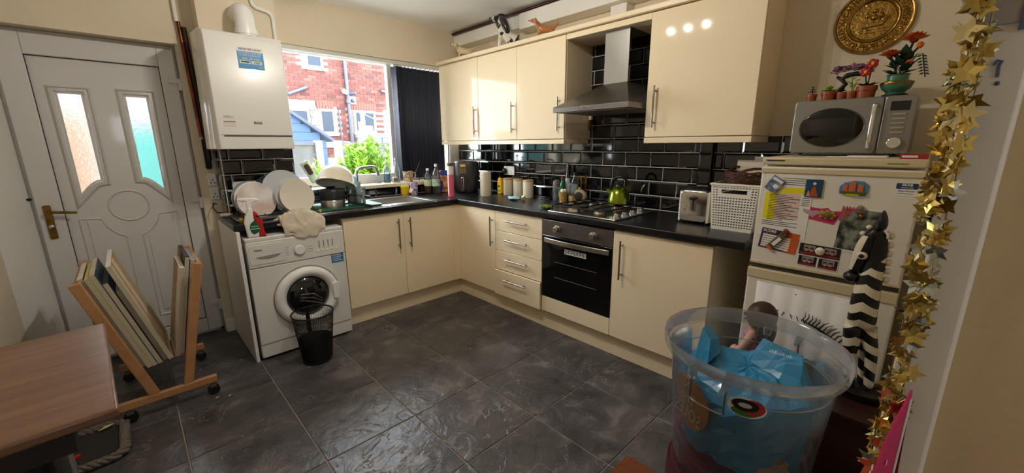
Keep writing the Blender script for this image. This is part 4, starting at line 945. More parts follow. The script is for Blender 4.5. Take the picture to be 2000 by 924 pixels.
G().tube([(-.02, .055, .07), (-.03, .082, .105)], [.018, .012], 14).o('spout', KG, kt); G().tube([(-.03, .082, .105), (-.033, .09, .117)], .013, 14).o('spout_cap', BLACK, kt)

# ------------------------------------------------------------------ toaster and basket
to = thing('toaster', 'chrome two-slice toaster with cream ends on the worktop', 'toaster', (-.335, -2.53, .92), -90)
G().rrect(.008, .168, .014, .2, .022, .0, .245).o('chrome_shell', CHROME, to, bev=.004)
G().rrect(-.0, .012, .01, .195, .006, .004, .24).o('side_trim', WPLAS, to, bev=.004); G().rrect(.164, .18, .01, .195, .006, .004, .24).o('side_trim', CREAM, to, bev=.004)
G().rrect(.012, .164, .185, .207, .01, .008, .237).o('top_cover', BLACK, to, bev=.004)
for x in (.055, .115): G().box((x-.014, .04, .2065), (x+.014, .21, .2085)).o('bread_slot', MBLACK, to)
G().rrect(.07, .105, .075, .17, .015, -.003, .002).o('lever_track', DSTEEL, to); G().box((.083, -.004, .085), (.092, -.002, .15)).o('lever_groove', MBLACK, to)
G().rrect(.07, .105, .145, .165, .006, -.024, -.002).o('lever', BLACK, to, bev=.003)
for i in range(3): G().tube([(.04, 0, .085+.022*i), (.04, -.004, .085+.022*i)], .006, 10).o('button', STEEL, to)
G().box((.065, -.001, .05), (.11, .0, .06)).o('badge', STEEL, to)
for x in (.02, .16):
    for y in (.02, .22): G().tube([(x, y, 0), (x, y, .016)], .008, 10).o('foot', BLACK, to)
bs = thing('storage_basket', 'white plastic lattice basket between toaster and fridge', 'basket', (-.395, -2.752, .92), -90)
LAT = mat('ivory_plastic', 'E4DFD4', .45)
def lattice(W0_, W1_, H, ncol, nrow, hole=None):
    """flat panel in local xz with staggered oval holes; tapers from W0_ (foot) to W1_ (rim)"""
    g = G(); idx = {}; cw = 1.0/(ncol*2+1)
    us = [0.]; 
    for i in range(ncol): us += [cw+(i*2)*cw, cw+(i*2+1.25)*cw]
    us = sorted(set(us+[1.])); rh = .93/(nrow*2+1); ws = [0., .05]
    for j in range(nrow): ws += [.05+(j*2+1)*rh, .05+(j*2+1.9)*rh]
    ws += [1.]; ws = sorted(set(ws))
    def V(i, j):
        if (i, j) not in idx:
            w = ws[j]; u = us[i]+(.5*cw*((j-1)//2 % 2) if 0 < i < len(us)-1 else 0); W = W0_+(W1_-W0_)*w
            idx[(i, j)] = len(g.v); g.v.append(((u-.5)*W, 0, w*H))
        return idx[(i, j)]
    for i in range(len(us)-1):
        for j in range(len(ws)-1):
            um, wm_ = (us[i]+us[i+1])/2, (ws[j]+ws[j+1])/2
            is_hole = (i % 2 == 1) and (j % 2 == 0) and 0 < i < len(us)-2 and 1 < j < len(ws)-2
            if hole and abs(um-.5) < hole[0] and hole[1] < wm_ < hole[2]: is_hole = abs(um-.5) < hole[3] and hole[4] < wm_ < hole[5]
            if not is_hole: g.f.append((V(i, j), V(i+1, j), V(i+1, j+1), V(i, j+1)))
    return g
BW0, BW1, BH, BD = .205, .235, .255, .30
for side in range(4):
    w0, w1 = (BW0, BW1) if side % 2 == 0 else (BD, BD+.03)
    g = lattice(w0, w1, BH, 15 if side % 2 == 0 else 18, 16, (.34, .74, .92, .27, .80, .885) if side in (0, 2) else None)
    tl_ = .015/BH
    if side == 0: f = lambda x, y, z: (x+BW0/2, -z*tl_, z)
    elif side == 2: f = lambda x, y, z: (x+BW0/2, BD+z*tl_, z)
    elif side == 1: f = lambda x, y, z: (BW0+z*tl_, x+BD/2, z)
    else: f = lambda x, y, z: (-z*tl_, x+BD/2, z)
    o = g.move(f).o('lattice_side', LAT, bs, smooth=False); q = o.modifiers.new('thick', 'SOLIDIFY'); q.thickness = .0025; q.offset = 0
G().box((0, 0, 0), (BW0, BD, .004)).o('base', LAT, bs)
g = G(); e = .015; g.tube([(-e-.003, -e-.003, BH), (BW0+e+.003, -e-.003, BH), (BW0+e+.003, BD+e+.003, BH), (-e-.003, BD+e+.003, BH)], .006, 8, closed=True).o('rim', LAT, bs)
g = G().rrect(.012, .20, .012, .20, .03, .02, .28); bun = crumple(g, .006, 20, 3).o('cloth_bundle', mat('dark_cloth', '1C1816', .9), loc=(0, 0, 0)); bun.matrix_world = Matrix.Translation((-.395, -2.752, .925)) @ Matrix.Rotation(radians(-90), 4, 'Z'); tag(bun, 'dark cloth bundle filling the white lattice basket', 'cloth')
wk = thing('wicker_tray', 'oval brown wicker tray lying in the lattice basket', 'tray', (-.245, -2.862, 1.172), 0)
g = G(); random.seed(2)
for k in range(11):
    z = .0065*k; r = .88+.012*k; ph = random.random()*6
    g.tube([((.13*r)*cos(2*pi*i/30), (.108*r)*sin(2*pi*i/30), z+.004*sin(9*2*pi*i/30+ph+pi*k)) for i in range(30)], .005, 6, closed=True)
g.o('woven_side', mat('brown_wicker', '5A3420', .6, var=(50, '3A2014', .3)), wk); G().lathe([(0, 0), (.115, 0), (.115, .006), (0, .006)], 30, sx=1., sy=.83, cap=False).o('tray_base', mat('wicker_dark', '4A3A2A', .8), wk)
G().tube([(.13*.95*cos(t), .1*sin(t), .07+.02*sin(t*2)) for t in [x*.1*pi for x in range(20)]], .007, 6, closed=True).o('rim_braid', mat('brown_wicker', '5A3420', .6), wk)
tag(G().box((-.16, -2.96, 1.18), (-.152, -2.78, 1.30)).o('cream_card', mat('cream_card', 'D8CDB6', .7)), 'cream card standing behind the wicker tray in the basket', 'card')
tag(G().box((-.13, -2.975, 1.18), (-.122, -2.86, 1.32)).o('white_box_lid', mat('white_card', 'DEDBD4', .7)), 'white card box end behind the cream card in the basket', 'card')

# ------------------------------------------------------------------ spray bottle, cloth, bin on and by the washing machine
sp = thing('cleaning_spray', 'white and red trigger spray bottle on washing machine', 'spray bottle', (-2.235, -.678, .837), -8)
ol = [(-.04, 0), (.04, 0), (.047, .01), (.042, .05), (.03, .09), (.032, .125), (.024, .15), (.012, .165), (.012, .185), (-.014, .185), (-.014, .165), (-.026, .15), (-.036, .12), (-.05, .1), (-.046, .06), (-.038, .03)]
def splitpoly(g, pts, d): return g.prism(pts, -d, d)
splitpoly(G(), [(-.046, 0), (.018, 0), (.02, .06), (.0, .11), (-.002, .165), (-.006, .19), (-.026, .19), (-.03, .165), (-.045, .135), (-.055, .1), (-.05, .05)], .024).o('bottle_body', WPLAS, sp, bev=.01, segs=3)
splitpoly(G(), [(.012, 0), (.056, 0), (.048, .03), (.043, .07), (.046, .1), (.036, .125), (.016, .16), (.002, .165), (.0, .11), (.018, .06)], .0235).o('red_side', RED, sp, bev=.008, segs=3)
splitpoly(G(), [(-.012, .02), (.012, .03), (.028, .055), (.016, .09), (.0, .108), (-.022, .09), (-.03, .06), (-.024, .035)], .0252).o('label', mat('emerald_label', '14583A', .4), sp)
G().box((-.026, -.0262, .052), (.024, -.0252, .058)).box((-.022, -.0262, .068), (.018, -.0252, .073)).o('label_print', mat('pale_green_print', 'A8C8A8', .5), sp)
G().box((.01, -.0245, .128), (.03, -.0235, .136)).o('cap_print', BLACK, sp)
splitpoly(G(), [(-.028, .188), (-.002, .188), (.0, .215), (.016, .222), (.034, .226), (.04, .234), (.02, .244), (-.03, .248), (-.068, .246), (-.07, .232), (-.03, .228)], .011).o('trigger_head', WPLAS, sp, bev=.005, segs=3)
G().tube([(-.042, 0, .232), (-.05, 0, .21), (-.06, 0, .195)], [.006, .005, .004], 8).o('trigger', WPLAS, sp)
g = G().ball((0, 0, 0), (.145, .10, .07), 96, 60)
def crease(x, y, z):
    nrm = Vector((x/.145**2, y/.1**2, z/.07**2)).normalized(); p = Vector((x, y, z)); o = Vector((3.3, 7.1, 1.9))
    w = Vector((noise.noise(p*9+o), noise.noise(p*9+o*2), noise.noise(p*9+o*3)))*.035
    a = 1-abs(noise.noise((p+w)*15+o))*2; b = 1-abs(noise.noise((p+w)*34+o*2))*2
    q = p+nrm*(.028*a+.011*b-.013)+w*.35
    if q.y > 0: q.y *= .6
    zz = q.z*(1 if q.z > 0 else .15)
    t = min(1, max(0, (q.y+.062)/.024)); t = t*t*(3-2*t); zz = max(zz, -.002)+.086*t*(1-.45*t)
    if q.y < -.066: return (q.x, -.068+(q.y+.066)*.3, zz*.9+(q.y+.066)*.9)
    return (q.x, q.y, zz)
cl = g.move(crease).o('cloth', mat('beige_cotton', 'CABDAA', .9, bump=(160, .2), sheen=.2), loc=(-1.965, -.640, .839))
tag(cl, 'crumpled beige cotton cloth heaped on top of washing machine', 'cloth')
wb = thing('wire_bin', 'black mesh waste bin standing before the washing machine', 'bin', (-2.035, -.92, 0))
g = G(); n = 64; R0, R1, H = .088, .125, .335
def rr(z): return R0+(R1-R0)*z/H
for k in range(n):
    t = 2*pi*k/n
    for s in (1, -1): g.tube([(rr(z)*cos(t+s*.25*z/H), rr(z)*sin(t+s*.25*z/H), z) for z in (0.02, .17, H)], .0009, 3, cap=False)
for i in range(34): z = .02+i*(H-.02)/34; g.tube([(rr(z)*cos(2*pi*k/40), rr(z)*sin(2*pi*k/40), z) for k in range(40)], .0008, 3, closed=True)
g.o('mesh_wall', BLACK, wb, kind='stuff')
G().lathe([(R0*.975, .024), (rr(.16)*.975, .16)], 40, cap=False).o('bin_liner', MBLACK, wb)
G().tube([(R1*cos(2*pi*k/48), R1*sin(2*pi*k/48), H) for k in range(48)], .0055, 8, closed=True).o('rim', BLACK, wb)
G().lathe([(0, 0), (R0, 0), (R0+.004, .02), (R0, .022), (0, .012)], 40, cap=False).o('base', BLACK, wb)
G().box((-.012, rr(.2)-.004, .03), (.012, rr(.2)+.004, .3)).o('seam_strip', BLACK, wb)
# ================================================================== FRIDGE
FX, FY = -.605, -3.037
fr = thing('fridge_freezer', 'white fridge freezer covered in magnets and papers', 'fridge', (FX, FY, 0), -90)
FWd = .53; FR = mat('fridge_white', 'E0DACE', .35, coat=.2); FT = mat('fridge_trim', 'CDBF9C', .4)
G().box((.0, .0, .03), (FWd, .56, 1.30)).o('body', FR, fr, bev=.005)
G().box((-.002, -.05, 1.30), (FWd+.002, .57, 1.333)).o('top_panel', FT, fr, bev=.006)
ud = G().box((.0, -.05, .835), (FWd, -.004, 1.292)).o('door', FR, fr, bev=.009, segs=3)
G().box((.0, -.056, 1.264), (FWd, -.045, 1.286)).o('handle_recess', FT, ud, bev=.003); G().box((.0, -.052, .835), (FWd, -.004, .85)).o('door_trim', FT, ud, bev=.003)
ld = G().box((-.004, -.05, .06), (FWd, -.004, .81)).o('door', FR, fr, bev=.009, segs=3)
G().box((-.004, -.055, .765), (FWd, -.004, .812)).o('handle_recess', FT, ld, bev=.004)
G().box((.003, -.035, .80), (FWd-.003, 0, .84)).o('door_gap', mat('gap_grey', '4A4640', .6), fr)
G().box((.015, -.0515, 1.316), (.085, -.05, 1.321)).o('maker_print', mat('dark_ink', '2A2A2E', .5), fr); G().box((.42, -.0515, 1.313), (.48, -.05, 1.317)).o('maker_print', mat('leaf_green', '5E8A2E', .5), fr)
DXF = -.6555
def onfridge(name, label, cat, y, z, tilt=0, dx=0.0, group=None):
    t = thing(name, label, cat, (DXF-dx, y, z), group=group); t.rotation_euler = Matrix.Rotation(radians(-90), 3, 'Z').to_euler()
    t.rotation_euler = (Matrix.Rotation(radians(-90), 3, 'Z') @ Matrix.Rotation(radians(tilt), 3, 'Y')).to_euler()
    return t
INKM = mat('ink', '151515', .6)
# letter with highlighter (front y+ is left)
t = onfridge('letter', 'white printed letter with a yellow highlighted block on fridge', 'letter', -3.145, 1.115, 1)
G().box((-.088, -.0012, -.14), (.095, 0, .14)).o('sheet', PAPER, t)
G().box((-.07, -.0018, .062), (.085, -.0012, .088)).box((-.08, -.0018, -.06), (-.035, -.0012, .062)).o('highlight', mat('highlighter', 'E6D81E', .6), t)
G().box((-.035, -.0017, -.055), (.055, -.0012, .06)).o('pink_block', mat('pale_pink_print', 'D8BEB8', .7), t)
g = G()
for i in range(16): g.box((-.062, -.0021, .05-.0075*i), (-.03+.07*((i*7) % 5)/5+.03, -.0017, .0525-.0075*i))
for i in range(3): g.box((-.08, -.0021, -.072-.008*i), (.06-.03*(i % 2), -.0017, -.070-.008*i))
for i in range(4): g.box((-.02, -.0021, .1+.009*i), (.08, -.0017, .102+.009*i))
for i in range(5): g.box((.062, -.0021, .045-.008*i), (.09, -.0017, .047-.008*i))
g.o('printed_lines', INKM, t)
t = onfridge('fridge_magnet', 'square blue and white picture magnet at fridge top left', 'magnet', -3.098, 1.213, 32, .003)
G().box((-.028, -.006, -.034), (.028, 0, .034)).o('magnet_tile', mat('navy_print', '2A3E5E', .4, var=(60, '8FA4B4', .6)), t, bev=.002); G().box((-.022, -.007, .016), (.022, -.006, .028)).o('pale_strip', PAPER, t); G().ball((.01, -.006, -.006), (.012, .002, .01)).o('pale_spot', PAPER, t)
t = onfridge('fridge_magnet', 'upright deep blue rectangular magnet with red figures', 'magnet', -3.242, 1.205, 0, .001)
G().box((-.03, -.006, -.038), (.03, 0, .038)).o('magnet_tile', mat('deep_blue_print', '14527E', .3, var=(30, '0A2238', .4)), t, bev=.002)
G().prism([(-.016, -.034), (.018, -.034), (.008, .0), (.002, .012), (-.006, 0)], -.0068, -.006).o('figure_print', mat('rust_print', 'A84A22', .5), t); G().prism([(-.024, -.034), (-.01, -.034), (-.016, -.005)], -.0069, -.006).o('figure_print', mat('gold_print', 'C89A3A', .5), t); G().ball((.002, -.006, .02), (.006, .001, .006)).o('head_print', mat('pale_print', 'D8C8A8', .5), t)
t = onfridge('fridge_magnet', 'moulded orange temple souvenir magnet with blue sky', 'magnet', -3.372, 1.215, 0, .0)
G().prism([(-.044, -.02), (.04, -.03), (.045, -.01), (.044, .016), (.03, .028), (.0, .03), (-.03, .022), (-.045, .005)], -.006, 0).o('magnet_base', mat('sky_print', '4A86B0', .4), t, bev=.002)
for x, w, z1 in ((-.025, .016, .012), (-.004, .022, .024), (.022, .018, .016)): G().box((x-w/2, -.011, -.014), (x+w/2, -.005, z1)).o('temple_tower', mat('orange_clay', 'C0683A', .6), t, bev=.002)
G().box((-.042, -.012, -.024), (.04, -.005, -.012)).o('shrub_base', mat('olive_print', '4A5A22', .6), t, bev=.002); G().box((-.02, -.0125, -.028), (.02, -.006, -.023)).o('yellow_foot', YELL, t)
t = onfridge('approval_sticker', 'small blue and white approval sticker at fridge top right', 'sticker', -3.525, 1.222, 0)
G().rrect(-.03, .03, .0, .022, .004, -.0012, 0).o('blue_plate', mat('navy_ink', '203A5C', .5), t); G().box((-.031, -.0006, -.026), (.031, 0, .023)).o('sticker_sheet', PAPER, t)
text('BEAB', .013, (0, -.0016, .0155), t, PAPER, bold=.0003); text('Approved', .0085, (0, -.0016, .0055), t, PAPER); text('Safety Assured', .0075, (0, -.001, -.0075), t, NAVY); G().box((-.026, -.001, -.018), (.02, -.0006, -.0165)).o('underline', NAVY, t)
t = onfridge('pink_paper', 'torn bright pink paper strip with writing on fridge', 'paper', -3.268, 1.098, 5)
G().prism([(-.08, -.024), (.065, -.035), (.08, .026), (.045, .02), (.03, .032), (.01, .024), (-.01, .024), (-.078, .026)], -.001, 0).o('strip', PINK, t); G().prism([(-.055, .012), (-.02, .01), (.0, .014), (.012, .006), (-.005, -.006), (-.012, -.018), (-.035, -.008), (-.05, .0)], -.0016, -.001).o('silver_patch', mat('silver_foil', 'BBA8B0', .4, .3), t)
t = onfridge('fridge_magnet', 'bumpy gold and dark green turtle magnet on pink paper', 'magnet', -3.302, 1.098, 5, .002)
G().ball((0, -.006, 0), (.024, .009, .015)).o('shell', mat('gold_shell', '7A6A26', .45), t)
for i in range(8): a = i*pi/4; G().ball((.024*cos(a), -.005, .014*sin(a)), (.009, .005, .006), 8, 6).o('shell_bump', mat('gold_bump', 'A8923A', .45), t)
ARTM = mat('dark_collage', '1E2420', .5, var=(28, '8A8E80', .75))
t = onfridge('collage_print', 'dark scribbled picture with red striped corner on fridge', 'print', -3.41, 1.045, 3)
G().box((-.066, -.0012, -.095), (.066, 0, .095)).o('sheet', PAPER, t); G().box((-.064, -.0018, -.086), (.064, -.0012, .085)).o('picture', ARTM, t)
for i in range(5): G().prism([(-.066+.011*i, .093), (-.06+.011*i, .093), (-.064+.008*i, .03+.01*i), (-.069+.008*i, .03+.01*i)], -.0024, -.0018).o('red_stripe', mat('coral_red', 'C24A48', .6), t)
t = onfridge('fridge_magnet', 'small pale figure magnet at top of the dark picture', 'magnet', -3.405, 1.135, 0, .003)
G().ball((0, -.006, .004), (.012, .006, .01)).o('magnet_body', mat('taupe_clay', '8A7A6A', .6), t); G().ball((.0, -.006, -.014), (.016, .005, .009)).o('magnet_foot', mat('mauve_clay', '6A4A52', .6), t); G().ball((.006, -.007, -.03), (.007, .004, .009)).o('gold_drop', BRASS, t)
t = onfridge('score_card', 'purple and orange score card sheet low on fridge left', 'card', -3.142, .958, 6)
G().box((-.075, -.0015, -.047), (.075, 0, .047)).o('sheet', mat('score_purple', '3A2248', .6), t); G().box((.03, -.002, -.047), (.075, -.0014, .047)).o('orange_side', mat('score_orange', 'C85A26', .6), t)
for i in range(6): G().box((-.066, -.0024, -.04+.0105*i), (.045, -.0019, -.032+.0105*i)).o('score_row', PAPER, t)
text('SCORE', .017, (-.042, -.0022, .036), t, PAPER, bold=.0003); text('and win', .007, (-.045, -.0022, .0255), t, mat('score_orange', 'C85A26', .6))
t = onfridge('fridge_magnet', 'long colourful tube-shaped magnet tilted over score card', 'magnet', -3.14, .962, 38, .003)
G().rrect(-.014, .014, -.055, .05, .01, -.01, 0).o('magnet_body', mat('olive_gold', '6A5A2A', .4, var=(60, '221A16', .6)), t, bev=.003); G().box((-.006, -.011, -.03), (.01, -.0095, .015)).o('pale_band', PAPER, t); G().box((-.014, -.011, -.055), (.014, -.009, -.042)).o('orange_end', mat('score_orange', 'C85A26', .6), t); G().ball((-.004, -.006, .052), (.014, .008, .01)).o('crimson_tip', mat('crimson', '7A1E26', .5), t)
for zc, lb in ((.936, 'upper photo strip of two couples with a shell magnet'), (.884, 'lower photo strip of two couples, under the shell magnet')):
    t = onfridge('photo_strip', lb, 'photo', -3.297, zc, 2)
    G().box((-.072, -.0012, -.025), (.072, 0, .025)).o('strip', PAPER if zc < .9 else mat('dark_strip', '2A1612', .6), t)
    for s in (-.037, .036):
        G().box((s-.033, -.0017, -.021), (s+.033, -.0012, .022)).o('photo', mat('photo_dark', '1C1616', .5), t); G().box((s-.02, -.002, -.004), (s+.022, -.0017, .02)).o('photo_backdrop', mat('photo_grey', '8A8686', .5), t)
        for q in (-.009, .009): G().ball((s+q, -.0018, -.001), (.007, .001, .008)).o('face_print', mat('skin_print', 'B88A74', .6), t); G().ball((s+q*1.1, -.0017, .0045), (.0085, .0008, .007)).o('hair_print', mat('hair_print', '241612', .6), t)
        G().box((s-.03, -.0021, -.021), (s+.03, -.0017, -.012)).o('red_top', mat('red_print', '8A2A1E', .6), t)
t = onfridge('fridge_magnet', 'round cream face-shaped shell magnet holding photo strips', 'magnet', -3.30, .938, 0, .003)
G().ball((0, -.007, 0), (.017, .009, .018)).o('shell', CREAM, t); G().ball((-.006, -.015, .003), (.003, .002, .002)).ball((.006, -.015, .003), (.003, .002, .002)).o('eye_mark', mat('taupe_clay', '8A7A6A', .6), t)
# paper hanging on the lower door with a painted black branch
t = onfridge('tea_towel', 'white hanging tea towel with black painted branch on lower door', 'towel', -3.278, .44, 0, .006)
g = G(); n = 40; vs = []
for k in range(n+1):
    x = -.195+.39*k/n; y = -.006*abs(sin(k*.42))-.004*sin(k*.13)
    vs += [(x, y-.002, -.32), (x, y, .312)]
o = g.add(vs, [(2*k, 2*k+2, 2*k+3, 2*k+1) for k in range(n)]).o('cloth', mat('white_linen', 'E2E0DE', .9, bump=(200, .1)), t); q = o.modifiers.new('thick', 'SOLIDIFY'); q.thickness = .0015
g = G(); g.tube([(.01, -.012, .17), (.06, -.013, .155), (.12, -.013, .12), (.17, -.012, .07)], [.002, .005, .007, .006], 6)
for i in range(13): a = i/12; bx, bz = .0+.165*a, .172-.09*a*a; g.tube([(bx, -.013, bz), (bx+.012, -.013, bz+.022), (bx+.03-.02*(i < 5), -.013, bz+.042-.012*a)], [.0025, .0022, .001], 5)
for i in range(6): bx, bz = -.12+.025*i, .2-.004*i; g.tube([(bx, -.012, bz), (bx+.008*(-1 if i < 3 else 1), -.012, bz-.02)], [.002, .0012], 5)
g.o('painted_branch', MBLACK, t)
G().prism([(.02, -.01), (.04, .0), (.055, -.006), (.07, .0), (.09, -.012), (.078, -.024), (.074, -.07), (.036, -.07), (.034, -.022)], -.0135, -.011).o('blue_print', mat('grey_blue_print', '6A8494', .6), t)
G().ball((-.035, -.006, .285), (.006, .003, .004)).o('dark_clip', MBLACK, t)

# ------------------------------------------------------------------ microwave
MX, MY, MZ = -.345, -3.068, 1.338
mw = thing('microwave', 'grey microwave with oval window standing on fridge', 'microwave', (MX, MY, MZ), -90)
MWM = mat('microwave_grey', '8C8A84', .32, .55)
Ww, Hh = .428, .252
G().rrect(0, Ww, .008, Hh, .014, .012, .29).o('casing', MWM, mw, bev=.004)
dd = G().rrect(.0, .323, .008, Hh, .014, -.012, .014).o('door', MWM, mw, bev=.006, segs=3)
G().move(lambda *p: p); ringY([(0, -.0135), (.98, -.0135), (1.0, -.0125)], 48, (0, 0)).move(lambda x, y, z: (.152+x*.118, y, .125+z*.085)).o('oval_window', BGLASS, dd)
ringY([(1.0, -.0125), (1.03, -.0145), (1.05, -.012)], 48, (0, 0)).move(lambda x, y, z: (.152+x*.118, y, .125+z*.085)).o('window_bezel', mat('bezel_grey', '5E5C58', .3, .6), dd)
hp = G().tube([(.297, -.012, .03), (.297, -.036, .036), (.297, -.044, .08), (.297, -.044, .17), (.297, -.036, .214), (.297, -.012, .22)], [.007, .009, .0085, .0085, .009, .007], 12).o('handle', CHROME, dd)
cpn = G().rrect(.325, Ww, .008, Hh, .012, -.012, .014).o('control_panel', MWM, mw, bev=.005, segs=3)
G().box((.347, -.0135, .19), (.408, -.012, .228)).o('display', BGLASS, cpn)
for i in range(5): G().rrect(.357, .40, .095+.019*i, .103+.019*i, .003, -.0155, -.012).o('button', STEEL, cpn)
G().tube([(.378, -.012, .055), (.378, -.03, .055)], [.025, .023], 28).o('dial', CHROME, cpn, bev=.002)
for x in (.04, .38):
    for y in (.03, .25): G().tube([(x, y, 0), (x, y, .01)], .012, 10).o('foot', BLACK, mw)
for k, (y, x, w, c_) in enumerate(((-3.29, -.52, .1, 'white folded papers lying in front of microwave on fridge top'), (-3.36, -.50, .085, 'thin white leaflet beside the red box on fridge top'))):
    tag(G().box((x-.04, y-w, 1.3335), (x+.05, y+.04, 1.3365+.004*k)).o('leaflet', PAPER, bev=.0005), c_, 'paper')
t = thing('red_box', 'small flat red box lying on fridge top at right', 'box', (-.60, -3.485, 1.3335), -90)
G().box((0, 0, 0), (.078, .1, .016)).o('carton', mat('red_carton', 'A81E2A', .5), t, bev=.001); G().box((.006, -.0006, .004), (.05, 0, .012)).o('white_strip', PAPER, t)

# ------------------------------------------------------------------ toy-brick plants on the microwave
MT = MZ+Hh
def pot(c, r, h, name, label):
    t = thing(name, label, 'plant', c)
    G().lathe([(0, 0), (r*.82, 0), (r*.9, h*.6), (r, h*.62), (r, h), (r*.86, h), (r*.84, h*.85), (0, h*.85)], 24, cap=False).o('pot', TERRA, t); return t
def leaf_quad(g, P, d, L_, w, up):
    d = Vector(d).normalized(); s = d.cross(Vector(up)); s = s.normalized() if s.length > 1e-5 else Vector((1, 0, 0)); P = Vector(P); u = Vector(up).normalized()*w*.35
    g.add([P, P+d*L_*.45+s*w, P+d*L_, P+d*L_*.45-s*w, P+d*L_*.45+u, P+d*L_*.45-u*.4], [(0, 1, 4), (1, 2, 4), (2, 3, 4), (3, 0, 4), (0, 5, 1), (1, 5, 2), (2, 5, 3), (3, 5, 0)])
def rosette(t, z, n, L_, w, m, tiers=2, el0=.3, name='leaf'):
    for k in range(tiers):
        for i in range(n):
            a = 2*pi*i/n+k*.5; el = el0+.5*k; g = G(); leaf_quad(g, (0, 0, z+.006*k), (cos(a)*cos(el), sin(a)*cos(el), sin(el)), L_*(1-.25*k), w, (0, 0, 1)); g.o(name, m, t, smooth=False)
DG = mat('black_green', '0F1A14', .4)
PXm = -.30
p1 = pot((PXm, -3.118, MT), .022, .034, 'toy_plant', 'smallest dark plant in terracotta pot at microwave left end')
for k, z in enumerate((.045, .055)): rosette(p1, z, 6, .022-.006*k, .007, DG, 1, .1)
G().tube([(0, 0, .03), (0, 0, .07)], .0035, 6).o('stem', DG, p1); rosette(p1, .066, 4, .012, .004, DG, 1, .2)
p2 = pot((PXm, -3.183, MT), .03, .042, 'toy_plant', 'bright lime succulent in terracotta pot on microwave')
rosette(p2, .04, 9, .036, .01, LIME, 3, .25)
p3 = pot((PXm, -3.232, MT), .021, .034, 'toy_plant', 'dark purple plant in small terracotta pot on microwave')
rosette(p3, .036, 7, .022, .008, mat('dark_purple_leaf', '241E34', .4), 2, .4)
p4 = pot((PXm, -3.268, MT), .022, .036, 'toy_plant', 'tall pale green plant in terracotta pot on microwave')
G().tube([(0, 0, .03), (.0, .008, .09)], .004, 6).tube([(0, 0, .03), (.0, -.01, .075)], .003, 6).o('stem', LIME, p4)
for i in range(12): a = i*2.4; g = G(); leaf_quad(g, (0, .008-.012*(i % 2), .05+.004*i), (cos(a), sin(a), .25), .026, .008, (0, 0, 1)); g.o('leaf', mat('pale_leaf', 'A8B86A', .5), p4, smooth=False)
p5 = pot((PXm, -3.318, MT), .038, .052, 'toy_plant', 'two red flowers with yellow centres in terracotta pot')
rosette(p5, .05, 8, .045, .014, mat('pine_green', '1E4A30', .5), 1, .35)
for (dy, z, dx) in ((.012, .112, -.01), (-.008, .145, -.012)):
    G().tube([(0, 0, .05), (dx*.5, dy*.6, z*.7), (dx, dy, z)], .003, 6).o('stem', GREEN, p5)
    for i in range(5):
        a = 2*pi*i/5; g = G(); g.ball((dx-.004, dy+.011*cos(a), z+.011*sin(a)), (.005, .011, .010), 10, 6); g.o('petal', mat('red_petal', 'A8141C', .4), p5)
    G().ball((dx-.01, dy, z), (.004, .006, .008), 8, 6).o('flower_centre', YELL, p5)
p6 = thing('toy_bonsai', 'pink blossom bonsai with dark trunk on microwave', 'plant', (PXm+.06, -3.245, MT))
G().box((-.03, -.045, 0), (.03, .045, .022)).o('tray_pot', MBLACK, p6, bev=.004)
G().tube([(0, .03, .02), (0, .034, .05), (0, .012, .075), (0, .03, .098), (0, .012, .113), (0, -.02, .118), (0, -.05, .112)], [.014, .011, .01, .011, .012, .011, .007], 8).tube([(0, .03, .098), (0, .05, .112)], [.009, .006], 8).o('trunk', mat('bark_black', '17120F', .6), p6)
random.seed(4)
g = G(); g2 = G()
for i in range(330):
    y = random.uniform(-.075, .066); x = random.uniform(-.03, .03); z = .128+.02*(1-(y/.085)**2)+random.uniform(-.012, .012); L_ = .019; a = random.uniform(0, 6.28)
    leaf_quad(g if i % 3 else g2, (x, y, z), (cos(a), sin(a), random.uniform(-.3, .5)), L_, .008, (0, 0, 1))
g.o('pink_blossom', mat('lilac_blossom', 'D8A8C8', .5), p6, kind='stuff', smooth=False); g2.o('dark_blossom', mat('plum_blossom', '5E3A52', .5), p6, kind='stuff', smooth=False)
p7 = thing('flower_vase', 'green vase with gold band and orange chrysanthemums', 'plant', (PXm+.01, -3.415, MT))
G().lathe([(0, 0), (.034, 0), (.036, .012), (.03, .016), (.048, .032), (.055, .05), (.055, .058), (.045, .064), (.036, .066), (.036, .085), (.04, .09), (.034, .09), (.03, .07), (0, .07)], 36, cap=False).o('vase', mat('sage_glaze', '3E6A4E', .3, coat=.4), p7)
G().lathe([(.0555, .05), (.0565, .054), (.0555, .059)], 36, cap=False).o('gold_band', BRASS, p7); G().lathe([(0, -.0), (.044, 0), (.044, .008), (0, .008)], 24, cap=False).o('vase_stand', MBLACK, p7)
def mum(c, r, sq_):
    for k in range(4):
        n = 13-2*k
        for i in range(n):
            a = 2*pi*i/n+k*.3; el = .25+.33*k; g = G(); leaf_quad(g, c, (cos(a)*cos(el), sin(a)*cos(el), sin(el)*.9), r*(1-.12*k), r*.36, (0, 0, 1)); g.o('petal', mat('orange_petal', 'C85A14', .45) if (i+k) % 3 else mat('rust_petal', 'A83A14', .45), p7, smooth=False)
    G().ball(c, (r*.3, r*.3, r*.22), 10, 6).o('flower_heart', mat('dark_red_heart', '7A1E18', .5), p7)
mum(Vector((-.01, -.028, .222)), .052, 1); mum(Vector((-.01, .038, .17)), .043, 1)
for pts in ([(0, 0, .08), (-.004, -.012, .15), (-.01, -.028, .22)], [(0, .005, .08), (-.005, .018, .13), (-.01, .038, .168)], [(-.002, -.012, .13), (-.006, -.03, .17), (-.008, -.048, .195)], [(0, -.01, .09), (-.004, -.03, .12), (-.008, -.04, .135)]): G().tube(pts, .0045, 7).o('stem', mat('stem_green', '14241A', .5), p7)
